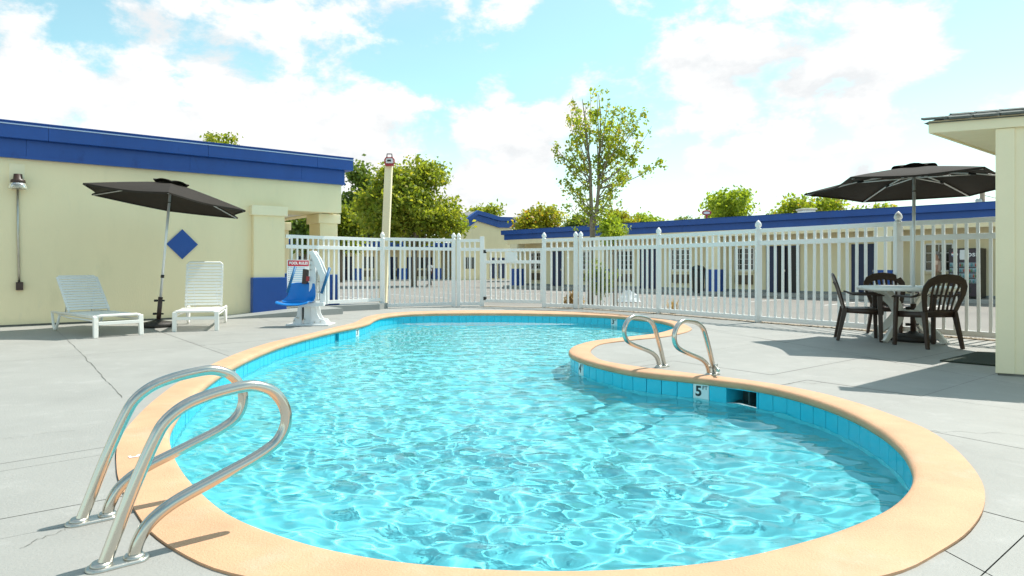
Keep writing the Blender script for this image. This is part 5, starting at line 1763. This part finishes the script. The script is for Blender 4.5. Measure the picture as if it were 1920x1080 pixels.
# ------------------------------------------------------------------ people
skin = mat('skin', (0.42, 0.22, 0.14), 0.55, 0.05, 8)
skin_d = mat('skin_dark', (0.13, 0.065, 0.04), 0.55, 0.05, 8)
hair_g = mat('grey_hair', (0.24, 0.22, 0.20), 0.8, 0.15, 40)
hair_b = mat('black_hair', (0.015, 0.012, 0.01), 0.7, 0.1, 40)
shirt_p = mat('peach_shirt_cloth', (0.72, 0.50, 0.38), 0.85, 0.06, 6, 0.1, 60)
shirt_w = mat('white_shirt_cloth', (0.74, 0.77, 0.82), 0.85, 0.05, 6, 0.1, 60)
tan_ = mat('khaki_cloth', (0.36, 0.27, 0.17), 0.85, 0.06, 6, 0.1, 60)
dark_c = mat('dark_trouser_cloth', (0.025, 0.027, 0.035), 0.85, 0.06, 6)
def skin_mesh(name, verts, edges, radii, m, parent, root=0, sub=2):
    me = bpy.data.meshes.new(name)
    me.from_pydata(verts, edges, [])
    me.materials.append(m)
    o = link(name, me, parent)
    md = o.modifiers.new('skin', 'SKIN'); md.use_smooth_shade = True
    for i, v in enumerate(me.skin_vertices[0].data):
        rr_ = radii[i]
        v.radius = rr_ if isinstance(rr_, tuple) else (rr_, rr_)
        v.use_root = (i == root)
    sb = o.modifiers.new('sub', 'SUBSURF'); sb.levels = sub; sb.render_levels = sub
    return o
def person(label, loc, rz, sk, hr, shirt, trousers, arm_bend, h=1.73):
    """faces +x before the turn"""
    t = thing('person', label, 'person', loc, rz)
    k = h/1.75
    V = []; E = []; Rr = []
    def v(p, r_, prev=None):
        V.append(tuple(c*k for c in p)); Rr.append(r_ if isinstance(r_, tuple) else r_*k); i = len(V) - 1
        if prev is not None: E.append((prev, i))
        return i
    pel = v((0, 0, .95), .125)
    wa = v((.01, 0, 1.08), .115, pel); chs = v((.0, 0, 1.27), .135, wa); nk0 = v((-.01, 0, 1.42), .085, chs); nk = v((.015, 0, 1.50), .052, nk0)
    hd0 = v((.03, 0, 1.58), .075, nk); hd1 = v((.025, 0, 1.67), .088, hd0); v((.015, 0, 1.725), .055, hd1)
    v((.112, 0, 1.605), .014, hd0)
    stride = .16
    for s in (-1, 1):
        hp = v((0, s*.09, .90), .095, pel); kn = v((.05 + s*stride*.5, s*.095, .50), .062, hp); an = v((s*stride - .02, s*.095, .09), .042, kn); v((s*stride + .13, s*.105, .035), .035, an)
        sh = v((-.01, s*.165, 1.40), .062, nk0)
        el = v((-.05 - .03*arm_bend, s*.235, 1.12), .043, sh)
        wr_ = v((.05 - .12*arm_bend, s*.21, .90 + .10*arm_bend), .030, el)
        pm = v((.075 - .13*arm_bend, s*.205, .83 + .09*arm_bend), .032, wr_)
        for fi in range(4):
            f1 = v((.095 - .13*arm_bend + (fi - 1.5)*.018, s*.20, .775 + .08*arm_bend), .0095, pm)
            v((.10 - .13*arm_bend + (fi - 1.5)*.02, s*.188, .73 + .08*arm_bend - .006*abs(fi - 1.3)), .008, f1)
        v((.12 - .13*arm_bend, s*.185, .82 + .08*arm_bend), .011, pm)
    skin_mesh('body', V, E, Rr, sk, t)
    def chain(name, pts, m, edges=None, sub=2):
        Vv = [tuple(c*k for c in p[:3]) for p in pts]
        Ee = edges or [(i, i+1) for i in range(len(pts)-1)]
        return skin_mesh(name, Vv, Ee, [p[3]*k for p in pts], m, t, sub=sub)
    sp_ = [(0, 0, .93, .142), (.01, 0, 1.08, .140), (0, 0, 1.27, .152), (-.01, 0, 1.40, .098), (-.01, -.165, 1.405, .075), (-.035, -.21, 1.22, .066), (-.01, .165, 1.405, .075), (-.035, .21, 1.22, .066)]
    chain('shirt', sp_, shirt, [(0, 1), (1, 2), (2, 3), (3, 4), (4, 5), (3, 6), (6, 7)])
    tp_ = [(0, 0, .955, .136)]
    ed = []
    for s in (-1, 1):
        i0 = len(tp_)
        tp_ += [(0, s*.09, .88, .108), (.05 + s*stride*.5, s*.095, .50, .078), (s*stride - .02, s*.095, .10, .062)]
        ed += [(0, i0), (i0, i0+1), (i0+1, i0+2)]
    chain('trousers', tp_, trousers, ed)
    hm = MB()
    for i in range(7):
        pass
    prof_h = [(.001, .105), (.05, .095), (.085, .06), (.096, .02), (.092, -.02), (.07, -.06)]
    hmb = MB().lathe(prof_h, n=16)
    hmb.v = [(x*k*1.03 + (.008 if z > .03 else -.018)*k, y*k*.86, z*k + 1.675*k) for x, y, z in hmb.v]
    obj('hair', hmb, hr, t)
    for s in (-1, 1):
        e_ = obj('eye', MB().lathe([(.001, -.009), (.009, 0), (.001, .009)], (0, 0, 0), 8), M_['ink'], t)
        e_.location = (.108*k, s*.03*k, 1.655*k)
        o = obj('ear', MB().lathe([(.001, -.03), (.018, -.01), (.02, .012), (.001, .03)], (0, 0, 0), 8), sk, t)
        o.scale = (.8, .45, 1); o.location = (.015*k, s*.084*k, 1.645*k)
    o = obj('mouth', MB().box(.098, .106, -.022, .022, 1.575, 1.582), M_['red_metal'], t); o.scale = (k, k, k)
    for s in (-1, 1):
        o = obj('shoe', MB().box(s*stride - .07, s*stride + .18, s*.10 - .045, s*.10 + .045, 0, .075), M_['ink'], t, .025); o.scale = (k, k, k)
    return t
pr_ = RW + RN*.75
pp = pr_ + RD*on_line(1757, pr_, RD)
person('man in peach short sleeved shirt walking left past the vending machine', (pp.x, pp.y, WZ), math.atan2(RD.y, RD.x), skin, hair_g, shirt_p, tan_, .4, 1.74)
q_ = pt(806, 46)
person('distant person in a white shirt and dark trousers before the far doors', (q_.x, q_.y, LZ), math.atan2(-WD.y, -WD.x), skin_d, hair_b, shirt_w, dark_c, .8, 1.7)
